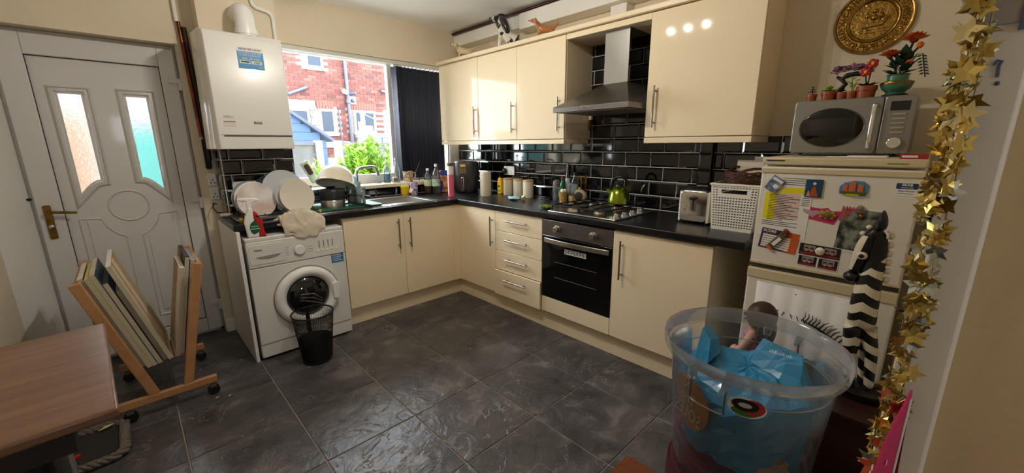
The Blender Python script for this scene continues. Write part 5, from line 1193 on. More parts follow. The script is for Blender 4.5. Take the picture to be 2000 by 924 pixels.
for c, r in (((-.008, -.05, .2), .012), ((-.012, -.025, .135), .012)): G().ball(c, (r, r, r*1.1), 10, 7).o('bud', mat('orange_petal', 'C85A14', .45), p7)
for i in range(18):
    a = i*2.399; el = .1+.06*i; g = G(); leaf_quad(g, (.0, .01*cos(a), .085+.004*i), (cos(a)*.5, sin(a), el), .062, .022, (0, 0, 1)); g.o('leaf', mat('deep_leaf', '14301E', .5), p7, smooth=False)
for i in range(7):
    for s in (-1, 1): g = G(); leaf_quad(g, (-.008, -.062-.003*i, .16-.012*i), (-.2, -s*.9, -.3-.2*(s > 0)), .02, .004, (1, 0, .2)); g.o('leaflet', mat('deep_leaf', '14301E', .5), p7, smooth=False)
G().tube([(0, -.015, .1), (-.004, -.045, .165), (-.008, -.062, .165), (-.008, -.084, .07)], .0025, 6).o('frond_stem', mat('stem_green', '14241A', .5), p7)

# ------------------------------------------------------------------ brass wall plate
bp_ = thing('brass_plate', 'embossed brass wall plate with a sailing ship', 'wall plate', (WR-.001, -3.262, 1.982), -90)
def discY(prof, n, m, name, par): return ringY([(r, y) for r, y in prof], n, (0, 0)).o(name, m, par)
PB = mat('aged_brass', 'B8944E', .28, 1.0, var=(26, '8A6A30', .35), bump=(70, .35))
dish = discY([(0, -.008), (.085, -.008), (.092, -.018), (.098, -.02), (.103, -.012), (.138, -.012), (.142, -.02), (.147, -.022), (.152, -.016), (.155, 0)], 72, PB, 'dish', bp_)
random.seed(9); g = G()
for i in range(54):
    a = 2*pi*i/54
    for r, s in ((.111, .006), (.120, .0075), (.130, .006)):
        aa = a+random.uniform(-.03, .03); g.ball((r*cos(aa), -.0125, r*sin(aa)), (s*random.uniform(.6, 1.1), .005, s*random.uniform(.6, 1.1)), 7, 5)
g.o('embossed_border', PB, bp_, kind='stuff')
for i in range(24): a = 2*pi*i/24; G().ball((.078*cos(a), -.008, .078*sin(a)), (.003, .003, .003), 6, 4).o('stud', PB, bp_)
G().prism([(-.05, -.02), (-.052, .004), (-.036, .0), (-.03, -.01), (.03, -.012), (.042, -.004), (.056, -.002), (.04, -.026), (-.04, -.032)], -.017, -.008).o('ship_hull', PB, bp_, bev=.002)
g = G()
for x in (-.024, .002, .026): g.tube([(x, -.012, -.012), (x, -.012, .052)], .0018, 6)
g.tube([(.04, -.012, -.006), (.062, -.012, .012)], .0018, 6).o('ship_mast', PB, bp_)
for x, z, w, h in ((-.024, .024, .02, .024), (.004, .012, .026, .026), (.004, .042, .02, .018), (.03, .018, .018, .024)): G().ball((x, -.012, z), (w*.55, .007, h*.5), 10, 6).o('ship_sail', PB, bp_)
g = G()
for i in range(5):
    for j in range(2): g.tube([(-.05+.022*i, -.009, -.044-.012*j), (-.04+.022*i, -.011, -.04-.012*j), (-.03+.022*i, -.009, -.044-.012*j)], .0022, 6)
g.o('waves', PB, bp_)

# ------------------------------------------------------------------ dog ornaments on the wall cabinets
def dogmat(name, c1, c2, sc, th):
    m = mat(name, c1, .3, coat=.4); nt, N, L, b = nodes_of(m); tc = N('ShaderNodeTexCoord'); n = N('ShaderNodeTexNoise'); n.inputs['Scale'].default_value = sc; n.inputs['Detail'].default_value = 2
    L(tc.outputs['Object'], n.inputs['Vector']); r = ramp(nt, [(th, c1), (th+.03, c2)]); L(n.outputs['Fac'], r.inputs[0]); L(r.outputs[0], b.inputs['Base Color']); return m
ZD = 2.205
dg = thing('dog_ornament', 'black and white seated spaniel figurine on the wall cabinets', 'ornament', (-.195, -.845, ZD), -46)
# local x points right in the photo; the dog looks left
skin('body', [(.01, 0, .045, .062), (-.008, 0, .11, .055), (-.03, 0, .165, .044), (-.045, 0, .205, .038), (-.06, 0, .235, .042), (-.098, 0, .245, .024), (-.126, 0, .25, .017), (-.06, .018, .07, .015), (-.066, .02, .012, .014), (-.06, -.018, .07, .015), (-.066, -.02, .012, .014), (.065, 0, .03, .03), (.10, 0, .018, .014)],
     [(0, 1), (1, 2), (2, 3), (3, 4), (4, 5), (5, 6), (1, 7), (7, 8), (1, 9), (9, 10), (0, 11), (11, 12)], dogmat('spaniel_glaze', 'DCD6C8', '14141A', 16, .55), dg)
BLK = mat('black_glaze', '0E0E14', .25, coat=.5)
for s in (-1, 1): skin('ear', [(-.05, s*.036, .258, .018), (-.025, s*.05, .215, .024), (-.0, s*.05, .155, .026), (.016, s*.046, .11, .012)], [(0, 1), (1, 2), (2, 3)], BLK, dg)
G().ball((-.048, 0, .262), (.04, .038, .026), 16, 8).o('black_crown', BLK, dg); G().ball((-.144, 0, .253), (.009, .009, .008), 10, 6).o('nose', BLK, dg)
for s in (-1, 1): G().ball((-.088, s*.022, .262), .006, 8, 6).o('eye', BLK, dg)
def walkdog(y, label, m, k, tailup=True):
    d = thing('dog_ornament', label, 'ornament', (-.2, y, ZD), -48 if y < -1 else -38)
    P = [(-.05, 0, .085, .026), (0, 0, .08, .027), (.05, 0, .083, .024), (-.075, 0, .12, .02), (-.09, 0, .145, .021), (-.115, 0, .143, .012), (-.13, 0, .141, .009), (-.055, .014, .04, .011), (-.055, .014, .004, .010), (-.055, -.014, .04, .011), (-.055, -.014, .004, .010), (.055, .014, .05, .013), (.05, .014, .03, .009), (.055, .014, .004, .010), (.055, -.014, .05, .013), (.05, -.014, .03, .009), (.055, -.014, .004, .010), (.082, 0, .105, .009), (.105, 0, .125, .006)]
    P = [(x*k, y_*k, z*k, r*k*(.62 if z < .06 else .82)) for x, y_, z, r in P]
    skin('body', P, [(0, 1), (1, 2), (0, 3), (3, 4), (4, 5), (5, 6), (0, 7), (7, 8), (0, 9), (9, 10), (2, 11), (11, 12), (12, 13), (2, 14), (14, 15), (15, 16), (2, 17), (17, 18)], m, d)
    P = None
    for s in (-1, 1): skin('ear', [(-.088*k, s*.02*k, .158*k, .007*k), (-.08*k, s*.026*k, .13*k, .01*k), (-.078*k, s*.024*k, .112*k, .005*k)], [(0, 1), (1, 2)], m, d); G().ball((-.107*k, s*.013*k, .15*k), .003*k, 8, 6).o('eye', BLK, d)
    G().ball((-.136*k, 0, .143*k), .005*k, 8, 6).o('nose', BLK, d)
walkdog(-1.30, 'small tan standing dog figurine on the wall cabinets', dogmat('tan_glaze', 'B4713F', '8E5430', 14, .6), .98)
walkdog(-.25, 'small cream standing dog figurine nearest the window', dogmat('cream_glaze', 'D9C6A0', 'B89E74', 12, .6), 1.0)
rb = thing('pink_ribbon', 'pink and white ribbon hanging from first wall cabinet handle', 'ribbon', (-.346, -.545, 1.47))
g = G()
for s in (-1, 1): g.tube([(0, .006*s, .235), (-.004, .009*s, .15), (-.002, .006*s, .07), (0, .012*s, .0)], .004, 6)
g.o('ribbon_strand', mat('rose_ribbon', 'E0A2A6', .7), rb); G().ball((-.004, 0, .06), (.008, .016, .012), 10, 6).o('knot', mat('rose_ribbon', 'E0A2A6', .7), rb)

# ================================================================== CHEST, TUB, ZEBRA, DOLL
CHZ = .435
ch = thing('wooden_chest', 'low dark stained wooden chest in front of fridge', 'chest', (-.865, -3.36, 0))
G().box((-.165, -.26, .03), (.165, .26, CHZ-.02)).o('body', CHESTW, ch, bev=.004); G().box((-.172, -.268, CHZ-.02), (.172, .268, CHZ)).o('lid', CHESTW, ch, bev=.004)
for x in (-.14, .14):
    for y in (-.23, .23): G().tube([(x, y, 0), (x, y, .03)], .018, 10).o('foot', CHESTW, ch)
sl = thing('round_pouffe', 'round dark red pouffe under the clear plastic tub', 'pouffe', (-1.334, -3.245, 0))
G().lathe([(0, 0), (.21, 0), (.222, .02), (.228, .1), (.228, .18), (.22, .225), (.205, .24), (0, .244)], 48, cap=False).o('cushion', mat('dark_red_velvet', '3E0A0C', .9, bump=(120, .15)), sl)
G().tube([(.222*cos(2*pi*k/48), .222*sin(2*pi*k/48), .222) for k in range(48)], .005, 6, closed=True).o('piping', mat('dark_red_velvet', '3E0A0C', .9), sl)
TB = Vector((-1.334, -3.245, .245))
tu = thing('plastic_tub', 'large round clear plastic tub filled with blue bags', 'tub', TB)
Rb, Rt, Ht = .207, .252, .50
TUBP = clear('tub_plastic', 'EDF1F5', haze=.07, rough=.15, edge=.25)
G().lathe([(0, .004), (Rb-.012, .004), (Rb, .016), (Rb+.004, .03), (Rt-.008, .43), (Rt-.002, .455)], 72, cap=False).o('wall', TUBP, tu)
RIMP = clear('rim_plastic', 'E6EAEE', haze=.2, rough=.12, edge=.3)
G().lathe([(Rt-.004, .452), (Rt+.004, .457), (Rt+.010, .495), (Rt+.020, .505), (Rt+.022, .498), (Rt+.018, .463), (Rt+.012, .452)], 72, cap=False).o('rim', RIMP, tu)
G().tube([((Rt-.018)*cos(2*pi*k/60), (Rt-.018)*sin(2*pi*k/60), .395) for k in range(60)], .0018, 5, closed=True).o('moulded_line', RIMP, tu)
def on_wall(ang, z, dr=0.): r = Rb+.004+(Rt-.008-Rb-.004)*(z-.03)/.4+dr; return Vector((r*cos(ang), r*sin(ang), z))
A0 = radians(180-2)
def bail(a0, nm):
    g = G(); w = .21
    pts = [on_wall(a0-w, .432, .012)]+[on_wall(a0-w, .432-.075*q, .02) for q in (.5, 1.)]+[on_wall(a0-w+2*w*q, .352-.0, .022) for q in (.1, .3, .5, .7, .9)]+[on_wall(a0+w, .432-.075*q, .02) for q in (1., .5)]+[on_wall(a0+w, .432, .012)]
    g.tube(pts, .0032, 8); o = g.o(nm, DSTEEL, tu)
    for s in (-1, 1): p = on_wall(a0+s*w, .44, .012); G().box((p.x-.012, p.y-.012, .425), (p.x+.012, p.y+.012, .458)).o('handle_lug', RIMP, tu, bev=.003)
bail(radians(171), 'wire_handle'); bail(radians(350), 'wire_handle')
# round sticker wrapped on the tub wall
def wrapped(name, a0, z0, ra, rz, m, dr, par, n=28):
    g = G(); c = on_wall(a0, z0, dr); g.v.append(tuple(c)); R = .245
    for k in range(n): t = 2*pi*k/n; g.v.append(tuple(on_wall(a0+ra/R*cos(t), z0+rz*sin(t), dr)))
    for k in range(n): g.f.append((0, 1+k, 1+(k+1) % n))
    return g.o(name, m, par)
SA = radians(196)
wrapped('sticker', SA, .392, .052, .034, PAPER, .0012, tu); wrapped('sticker_red', SA+.07, .396, .03, .027, mat('sticker_red', 'B02A34', .5), .0018, tu); wrapped('sticker_green', SA-.02, .376, .036, .015, mat('leaf_green2', '3E6E2A', .5), .0021, tu); wrapped('sticker_black', SA-.02, .40, .036, .02, MBLACK, .0025, tu); wrapped('sticker_mark', SA-.02, .40, .018, .008, mat('silver_mark', 'B8BCC0', .4), .003, tu)
# bags inside: facetted crinkled plastic
BAGB = mat('blue_bag', '2F86B4', .38, coat=.2)
def bag(name, label, c, R, h, m, seed, peaks, nseg=26, nring=9, amp=.03, cat='bag'):
    g = G(); random.seed(seed); vs = []; fs = []
    for i in range(nring+1):
        q = i/nring
        for k in range(nseg):
            t = 2*pi*k/nseg; r = R*(1-(q**6)*.12)*(1+.13*q); z = h*q
            p = Vector((r*cos(t), r*sin(t), z)); d = noise.noise(Vector((cos(t)*1.6, sin(t)*1.6, q*3+seed)))
            rr_ = r*(.97+.07*d+random.uniform(-.055, .045)); vs.append((rr_*cos(t), rr_*sin(t), z))
    nr2 = 5
    for i in range(1, nr2+1):
        q = 1-i/nr2
        for k in range(nseg):
            t = 2*pi*k/nseg; r = R*(1.0 if i == 1 else .9)*q; z = h
            x, y = r*cos(t), r*sin(t)
            for px, py, pz, pw in peaks: z += pz*math.exp(-((x-px)**2+(y-py)**2)/(pw*pw))
            vs.append((x, y, z+random.uniform(-amp, amp)*.6*(q+.1)))
    n = nring+nr2
    for i in range(n):
        for k in range(nseg): k2 = (k+1) % nseg; fs.append((i*nseg+k, i*nseg+k2, (i+1)*nseg+k2, (i+1)*nseg+k))
    g.add(vs, fs); crumple(g, amp*.35, 9, seed)
    o = g.o(name, m, smooth=False, loc=c); o.data.update()
    return tag(o, label, cat)
def in_tub(x, y, z): return (TB.x+x, TB.y+y, TB.z+z)
bag('pink_bag', 'pink and red plastic bag at bottom of the clear tub', in_tub(.0, .012, .02), .188, .07, mat('pink_bag', 'A2486A', .4, var=(7, '6E1A2A', .5)), 3, [], amp=.012)
bag('cream_bag', 'pale pinkish bag at lower right of clear tub', in_tub(-.075, -.095, .10), .072, .075, mat('cream_bag', 'C4A088', .5), 6, [(0, 0, .02, .04)], 18, 6, .02)
bb = bag('blue_shopping_bag', 'large blue plastic shopping bag filling the clear tub', in_tub(.0, .0, .115), .188, .255, BAGB, 12, [(.0, .13, .06, .07), (.02, .05, .035, .07), (.09, -.04, .09, .06), (.03, -.12, .075, .06), (-.08, -.05, .04, .07), (-.10, .06, .02, .06), (.04, -.16, .05, .05)], 34, 9, .02)
def flap(pts, fs, loc):
    o = G().add(pts, fs).o('bag_flap', BAGB, bb, smooth=False, loc=loc); q = o.modifiers.new('split', 'SUBSURF'); q.subdivision_type = 'SIMPLE'; q.levels = 1; q.render_levels = 1
    q = o.modifiers.new('thick', 'SOLIDIFY'); q.thickness = .002
flap([(.03,.165,-.02),(-.09,.155,-.02),(-.10,.10,.03),(-.03,.085,.05),(.05,.115,.02),(.025,.150,.115),(-.045,.148,.125),(-.06,.112,.10),(.0,.105,.085)], [(0,1,6,5),(1,2,7,6),(2,3,8,7),(3,4,8),(4,0,5),(5,6,7,8),(4,5,8)], (.0, -.005, .27))
flap([(.13,.03,-.02),(.02,-.0,.03),(-.02,-.09,.02),(.04,-.185,-.01),(.13,-.13,-.02),(.115,-.01,.085),(.06,-.04,.105),(.03,-.12,.075),(.09,-.135,.075)], [(0,1,6,5),(1,2,7,6),(2,3,7),(3,4,8,7),(4,0,5,8),(5,6,7,8)], (.0, .0, .27))
text('aldi.co.uk', .017, (.016, -.085, .362), bb, PAPER, rot=(radians(48), radians(4), radians(-80)), name='lettering')
OB = wrapped('printed_patch', radians(148), .30, .095, .10, mat('orange_print', 'C2843A', .5), -.015, bb); OB.location = (0, 0, -.115)
for s, z, sz in (('IN', .36, .045), ('THE', .315, .05), ('SOLES', .255, .06)):
    a = radians(148); p = on_wall(a, z, -.0125); o = text(s, sz, (p.x, p.y, p.z-.115), bb, mat('pale_lettering', 'E8D8BE', .5), rot=(pi/2-.05, 0, a+pi/2), name='lettering'); o.scale = (-.8, 1, 1)
# zebra statue
zb = thing('zebra_statue', 'tall black and white painted wooden zebra statue', 'statue', (-.85, -3.539, CHZ), -90)
def zebram():
    m = mat('zebra_paint', 'D8D0BC', .4); nt, N, L, b = nodes_of(m); tc = N('ShaderNodeTexCoord'); sp_ = N('ShaderNodeSeparateXYZ'); L(tc.outputs['Object'], sp_.inputs[0])
    def M(op, a, b_=None, c=None):
        n = N('ShaderNodeMath'); n.operation = op
        for i, v in enumerate((a, b_, c)):
            if v is None: continue
            if isinstance(v, (int, float)): n.inputs[i].default_value = v
            else: L(v, n.inputs[i])
        return n.outputs[0]
    x, y, z = sp_.outputs
    nz = N('ShaderNodeTexNoise'); nz.inputs['Scale'].default_value = 9; nz.inputs['Detail'].default_value = 1; L(tc.outputs['Object'], nz.inputs['Vector'])
    ax_ = M('ABSOLUTE', M('ADD', x, .06))
    ph = M('ADD', M('MULTIPLY', M('ADD', z, M('MULTIPLY', ax_, .5)), 92), M('MULTIPLY', nz.outputs['Fac'], 4))
    st = M('GREATER_THAN', M('SINE', ph), -.05)
    head = M('GREATER_THAN', M('ADD', z, M('MULTIPLY', x, -1.2)), .585)
    hoof = M('LESS_THAN', z, .02)
    k = M('MAXIMUM', M('MAXIMUM', st, head), hoof)
    # pale face blaze and cheek
    f1 = M('MULTIPLY', M('LESS_THAN', x, M('ADD', M('MULTIPLY', M('SUBTRACT', z, .48), .212), -.113)), M('MULTIPLY', M('GREATER_THAN', z, .495), M('LESS_THAN', z, .63)))
    k2 = M('MULTIPLY', k, M('SUBTRACT', 1, f1))
    mx = N('ShaderNodeMixRGB'); mx.inputs[1].default_value = lin('D8D0BC'); mx.inputs[2].default_value = lin('0B0A0A'); L(k2, mx.inputs[0]); L(mx.outputs[0], b.inputs['Base Color']); return m
ZM = zebram()
skin('body', [(-.06, 0, .335, .046), (-.061, 0, .41, .043), (-.053, 0, .486, .027), (-.049, 0, .555, .023), (-.05, 0, .616, .024), (-.066, 0, .659, .026), (-.082, 0, .599, .025), (-.094, 0, .534, .020), (-.104, 0, .480, .015),
              (-.072, -.012, .281, .03), (-.068, -.018, .158, .0145), (-.049, -.02, .03, .0125), (-.03, -.005, .28, .025), (-.008, -.01, .182, .0155), (.003, -.012, .045, .0125), (-.045, .03, .275, .024), (-.03, .036, .154, .0135), (-.018, .04, .03, .0125)],
     [(0, 1), (1, 2), (2, 3), (3, 4), (4, 5), (5, 6), (6, 7), (7, 8), (0, 9), (9, 10), (10, 11), (0, 12), (12, 13), (13, 14), (0, 15), (15, 16), (16, 17)], ZM, zb)
ZB = mat('zebra_black', '0B0A0A', .35, coat=.2); ZW = mat('zebra_white', 'D8D0BC', .4)
for s in (-1, 1): skin('ear', [(-.05, s*.02, .655, .011), (-.052, s*.027, .69, .011), (-.056, s*.028, .722, .003)], [(0, 1), (1, 2)], ZB, zb)
G().ball((-.107, 0, .466), (.026, .026, .022), 16, 10).o('muzzle', ZB, zb)
for s in (-1, 1): G().ball((-.088, s*.024, .556), (.017, .012, .015), 12, 8).o('eye_patch', ZW, zb); G().ball((-.089, s*.033, .556), (.009, .006, .008), 10, 6).o('eye', ZB, zb)
for i in range(6): G().ball((-.022+.002*i, 0, .635-.032*i), (.010, .012, .013), 10, 6).o('mane_tuft', ZW, zb)
for x, z in ((-.098, .635), (-.084, .66)): G().ball((x, -.006, z), (.010, .012, .009), 10, 6).o('brow_spot', ZW, zb)
G().box((-.034, -.026, .628), (-.026, .026, .652)).o('poll_patch', ZW, zb, bev=.003)
G().lathe([(0, 0), (.085, 0), (.09, .01), (.088, .03), (.06, .042), (0, .044)], 36, (-.025, .008, 0), 1.0, .8, cap=False).o('base', ZB, zb)
# doll
do = thing('doll', 'big-headed brown-haired doll in pink dress seated behind the tub', 'doll', (-.93, -3.165, CHZ+.006), 165)
G().lathe([(0, 0), (.085, 0), (.09, .012), (.07, .06), (.045, .11), (.042, .13), (.046, .155), (.022, .175), (0, .176)], 24, sx=.9, cap=False).o('dress', mat('pink_dress', 'D07A9E', .6), do)
SKN = mat('doll_skin', 'D8A98E', .45)
skin('body', [(0, 0, .16, .022), (0, 0, .19, .016), (0, -.004, .235, .045), (.03, -.02, .03, .02), (.035, -.09, .024, .018), (.035, -.12, .035, .016), (-.03, -.02, .03, .02), (-.035, -.09, .024, .018), (-.035, -.12, .035, .016), (.046, 0, .145, .014), (.068, -.012, .10, .012), (.07, -.04, .07, .011), (-.046, 0, .145, .014), (-.068, -.012, .10, .012), (-.07, -.04, .07, .011)],
     [(0, 1), (1, 2), (0, 3), (3, 4), (4, 5), (0, 6), (6, 7), (7, 8), (0, 9), (9, 10), (10, 11), (0, 12), (12, 13), (13, 14)], SKN, do)
G().ball((0, .016, .245), (.064, .056, .062), 20, 12).ball((0, .04, .18), (.062, .03, .075), 16, 10).o('hair', mat('doll_hair', '3A2218', .5), do)
G().ball((0, -.055, .228), (.007, .01, .007), 8, 6).o('nose', SKN, do); G().box((-.012, -.05, .208), (.012, -.044, .212)).o('mouth', mat('crimson', '7A1E26', .5), do)
for s in (-1, 1): G().ball((s*.018, -.044, .238), (.008, .005, .008), 8, 6).o('eye', MBLACK, do)

# ================================================================== GARLAND AND CARD BY THE DOORWAY
gl = thing('star_garland', 'gold foil star garland hanging beside the white architrave', 'garland', (-1.935, -3.592, .55))
def star_mesh(m):
    g = G(); n = 5; vs = [(0, .0015, 0)]
    for i in range(10): r = .026 if i % 2 == 0 else .0125; a = pi/2+pi*i/5; vs.append((r*cos(a), (-.003 if i % 2 == 0 else .0), r*sin(a)))
    g.add(vs, [(0, 1+i, 1+(i+1) % 10) for i in range(10)]); o = g.o('star', m, gl, smooth=False); q = o.modifiers.new('thick', 'SOLIDIFY'); q.thickness = .0006; return o
GOLDS = [mat('gold_foil', 'DAC274', .3, 1.0), mat('pale_gold_foil', 'EADCA8', .22, 1.0), mat('silver_gold_foil', 'C8D0C8', .1, 1.0), mat('dull_gold_foil', 'BCA25C', .3, .9)]
random.seed(21); first = [star_mesh(m) for m in GOLDS]; cnt = 0
for i in range(240):
    z = .36+.84*random.random()**.9+.0 if i > 8 else .30+.01*i
    o = first[i] if i < 4 else first[random.choice((0, 0, 1, 2, 3, 3))].copy()
    if i >= 4: COL.objects.link(o)
    sp_ = .018+.012*(1-abs(z-.75)/.6)
    o.parent = gl; o.location = (random.uniform(-.02, .006), max(-.010, min(.010, random.gauss(0, sp_)*.4))+.003*sin(z*9), z); o.rotation_euler = (random.uniform(-.9, .9), random.uniform(0, 6.28), radians(-90)+random.uniform(-1.0, 1.0)); o.scale = [random.uniform(.5, .75)]*3
for k, (z, y) in enumerate(((.315, .004), (.262, .008), (.205, .012), (.15, .006))):
    o = first[k % 2].copy(); COL.objects.link(o); o.parent = gl; o.location = (-.012, y, z); o.rotation_euler = (0, .3*k, radians(-90)); o.scale = (.95,)*3
for k in range(3): G().tube([(.0, .008*cos(k*2.1), 1.22), (.004, .01*cos(k*2.1+1), .8), (.0, .012*cos(k*2.1+2), .34)], .0009, 4).o('thread', mat('gold_thread', '8A7434', .4, .6), gl)
G().tube([(-.012, .004, .33), (-.012, .01, .13)], .003, 4).o('gold_strip', GOLDS[0], gl)
cd_ = thing('pink_card', 'pink printed card leaning against the foot of architrave', 'card', (-1.955, -3.598, .56))
G().add([(0,0,0),(.02,.0,0),(.03,.0,.46),(.024,.0,.46)], [(0,1,2,3)]) 
G().hexa([(-.17,.036,0),(.0,-.012,0),(.0,-.009,0),(-.17,.039,0),(-.06,.004,.40),(.0,-.012,.463),(.0,-.009,.463),(-.06,.007,.40)]).o('card_front', PINK, cd_)
G().hexa([(0,-.03,0),(.004,-.011,0),(.006,-.011,0),(.004,-.03,0),(0,-.012,.46),(.004,-.011,.463),(.006,-.011,.463),(.004,-.012,.46)]).o('card_back', mat('dark_pink_card', '8A1430', .6), cd_)
G().hexa([(-.005,-.013,0),(.001,-.0145,0),(.001,-.013,0),(-.005,-.0115,0),(-.005,-.0125,.45),(.001,-.014,.45),(.001,-.0125,.45),(-.005,-.011,.45)]).o('card_edge', PAPER, cd_)
g = G(); random.seed(8)
for i in range(26): q = random.random(); x = -.12+.11*q; z = .05+.32*random.random(); yy = .036-(x+.17)/.17*.048; g.ball((x, yy-.001, z), (.004, .0015, .006), 6, 4)
g.o('printed_flecks', mat('pale_pink', 'F0B0B8', .5), cd_, kind='stuff')
for nm, z, dz, m, lb in (('blue_tape', 1.505, .055, 'steel_blue_tape', 'upper strip of blue tape on the white architrave'), ('blue_tape', 1.432, .03, 'steel_blue_tape', 'blue handwritten numeral mark on the white architrave')):
    t = thing(nm, lb, 'mark', (-1.9055 if z < 1.5 else -1.9085, -3.616 if z < 1.5 else -3.630, z+(.055 if z < 1.5 else .03)))
    if z < 1.5:
        G().tube([(0, .004, .008), (0, .001, .014), (0, -.003, .012), (0, -.001, .006), (0, -.002, -.008)], .0018, 6).o('pen_stroke', mat(m, '56647E', .6), t); G().ball((0, -.0035, -.016), (.001, .0025, .003), 8, 6).o('pen_dot', mat(m, '56647E', .6), t)
    else: G().box((-.0006, -.005, 0), (0, .005, dz)).o('tape_strip', mat(m, '56647E', .6), t)
mt = thing('coir_mat', 'orange brown coir mat corner on the floor at doorway', 'mat', (-1.325, -2.82, 0))
G().box((-.75, -.185, .001), (0, 0, .014)).o('pile', mat('coir', '8A4A1E', .95, var=(180, '5E2E10', .3), bump=(300, .5)), mt, bev=.004)

# ================================================================== PRINT RACK WITH CANVASES
rk = thing('print_rack', 'beech print rack on castors holding canvases by the door', 'rack', (-2.78, -.64, 0))
def bar(g, p, q, w, t):
    """flat bar from p to q in a plane of constant y; w in that plane, t along y"""
    p, q = Vector(p), Vector(q); d = (q-p).normalized(); n = Vector((-d.z, 0, d.x))*w/2; y = Vector((0, t/2, 0))
    return g.hexa([p-n-y, p+n-y, p+n+y, p-n+y, q-n-y, q+n-y, q+n+y, q-n+y])
for y in (-.26, .26):
    bar(G(), (-.207, y, .095), (.205, y, .095), .045, .028).o('base_beam', WOOD, rk, bev=.006)
    bar(G(), (-.06, y, .10), (-.245, y, .775), .045, .024).o('left_leg', WOOD, rk, bev=.005); bar(G(), (.075, y, .10), (.212, y, .785), .045, .024).o('right_leg', WOOD, rk, bev=.005)
    for x in (-.17, .18):
        c = G().tube([(x, y-.014, .03), (x, y+.014, .03)], .029, 18).o('castor', BLACK, rk); G().box((x-.014, y-.018, .05), (x+.014, y+.018, .074)).o('castor_fork', DSTEEL, c)
for a, b in (((-.242, .745), 'top_rail'), ((.224, .755), 'top_rail'), ((-.105, .245), 'lower_rail'), ((.105, .235), 'lower_rail')):
    G().box((a[0]-.011, -.26, a[1]-.02), (a[0]+.011, .26, a[1]+.02)).o(b, WOOD, rk, bev=.004)
for y in (-.12, .0, .12):
    bar(G(), (-.112, y, .25), (-.246, y, .74), .02, .008).o('side_slat', WOOD, rk, bev=.002); bar(G(), (.130, y, .24), (.232, y, .75), .02, .008).o('side_slat', WOOD, rk, bev=.002)
CANV = mat('raw_canvas', 'E6E2DA', .85, bump=(250, .1)); PINE = mat('pale_pine', 'C8A878', .6, var=(20, 'B08E60', .3)); EDGE = mat('canvas_edge', 'B8AC94', .8)
def canvas(label, x, z, y0, y1, H, lean, facem, back_right, edge_m=None, th=.019, cross=True):
    """stretched canvas; foot at (x,z), leans by `lean` degrees from upright; back_right: bare back faces +x"""
    t = thing('stretched_canvas', label, 'canvas', (x, 0, z), rot=(0, radians(lean), 0))
    s = 1 if back_right else -1
    fx = -s*th/2
    G().box((fx-.001, y0, 0), (fx+.001, y1, H)).o('picture', facem, t); G().box((-th/2, y0-.0012, 0), (th/2, y0, H)).box((-th/2, y1, 0), (th/2, y1+.0012, H)).box((-th/2, y0, H), (th/2, y1, H+.0012)).box((-th/2, y0, -.0012), (th/2, y1, 0)).o('wrapped_edge', EDGE, t); G().box((-th/2-.0004, y0-.001, H+.0012), (th/2+.0004, y1+.001, H+.0022)).o('painted_edge', edge_m or EDGE, t)
    w = .022
    BT = .008
    for a, b in (((y0, 0), (y0+w, H)), ((y1-w, 0), (y1, H)), ((y0+w, 0), (y1-w, w)), ((y0+w, H-w), (y1-w, H))): G().box((fx+s*.001, a[0], a[1]), (fx+s*(.001+BT), b[0], b[1])).o('stretcher_bar', PINE, t)
    if cross: G().box((fx+s*.001, (y0+y1)/2-w/2, w), (fx+s*(.001+BT), (y0+y1)/2+w/2, H-w)).o('stretcher_bar', PINE, t)
    return t
L = -15.5
canvas('outermost left canvas with lilac painted edge in the rack', -2.8645, .268, -.86, -.48, .535, L, mat('grey_paint', '55565E', .6), True, mat('lilac_edge', 'C9B8C4', .7, var=(14, 'D8D2C4', .4)))
canvas('second canvas from left with lime green painted edge', -2.8400, .259, -.87, -.46, .54, L, mat('lime_paint', 'A8B04A', .6), False, mat('lime_edge', 'BDBE7A', .7))
canvas('third canvas from left with orange and teal painted front', -2.818, .257, -.86, -.42, .555, L, mat('teal_paint', '2E6A70', .6, var=(7, '2A2C34', .5)), False, mat('orange_edge', 'D89A6A', .7, var=(9, 'B8D0CC', .5)))
canvas('dark stormy painted canvas leaning behind the white one', -2.7955, .258, -.85, -.44, .50, L, mat('storm_paint', '3A3E46', .6, var=(9, '22242A', .5)), False, mat('dark_edge', '4A4642', .8))
canvas('short blue flowered canvas in front of dark stormy one', -2.773, .262, -.83, -.52, .44, L, mat('flower_paint', '5A6A8A', .6, var=(16, 'B8A0B0', .6)), False, mat('pale_edge', 'BFC2C8', .8))
canvas('tall white canvas showing its bare wooden back in the rack', -2.750, .27, -.86, -.40, .575, L, CANV, True, mat('white_edge', 'E8E6E0', .8))
R_ = 10.8
canvas('white canvas with bare back facing left in right side of rack', -2.7235, .262, -.84, -.50, .50, R_, CANV, False, mat('white_edge', 'E8E6E0', .8), cross=False)
canvas('dark edged middle canvas on right side of rack', -2.7010, .268, -.82, -.44, .545, R_, mat('night_paint', '1E2026', .6), False, mat('black_edge', '1A1A1C', .7))
canvas('rightmost canvas with speckled blue grey edge in rack', -2.6762, .272, -.82, -.46, .52, R_, mat('grey_paint', '55565E', .6), True, mat('speckle_edge', 'B9BFC8', .7, var=(40, '6E7888', .5)))

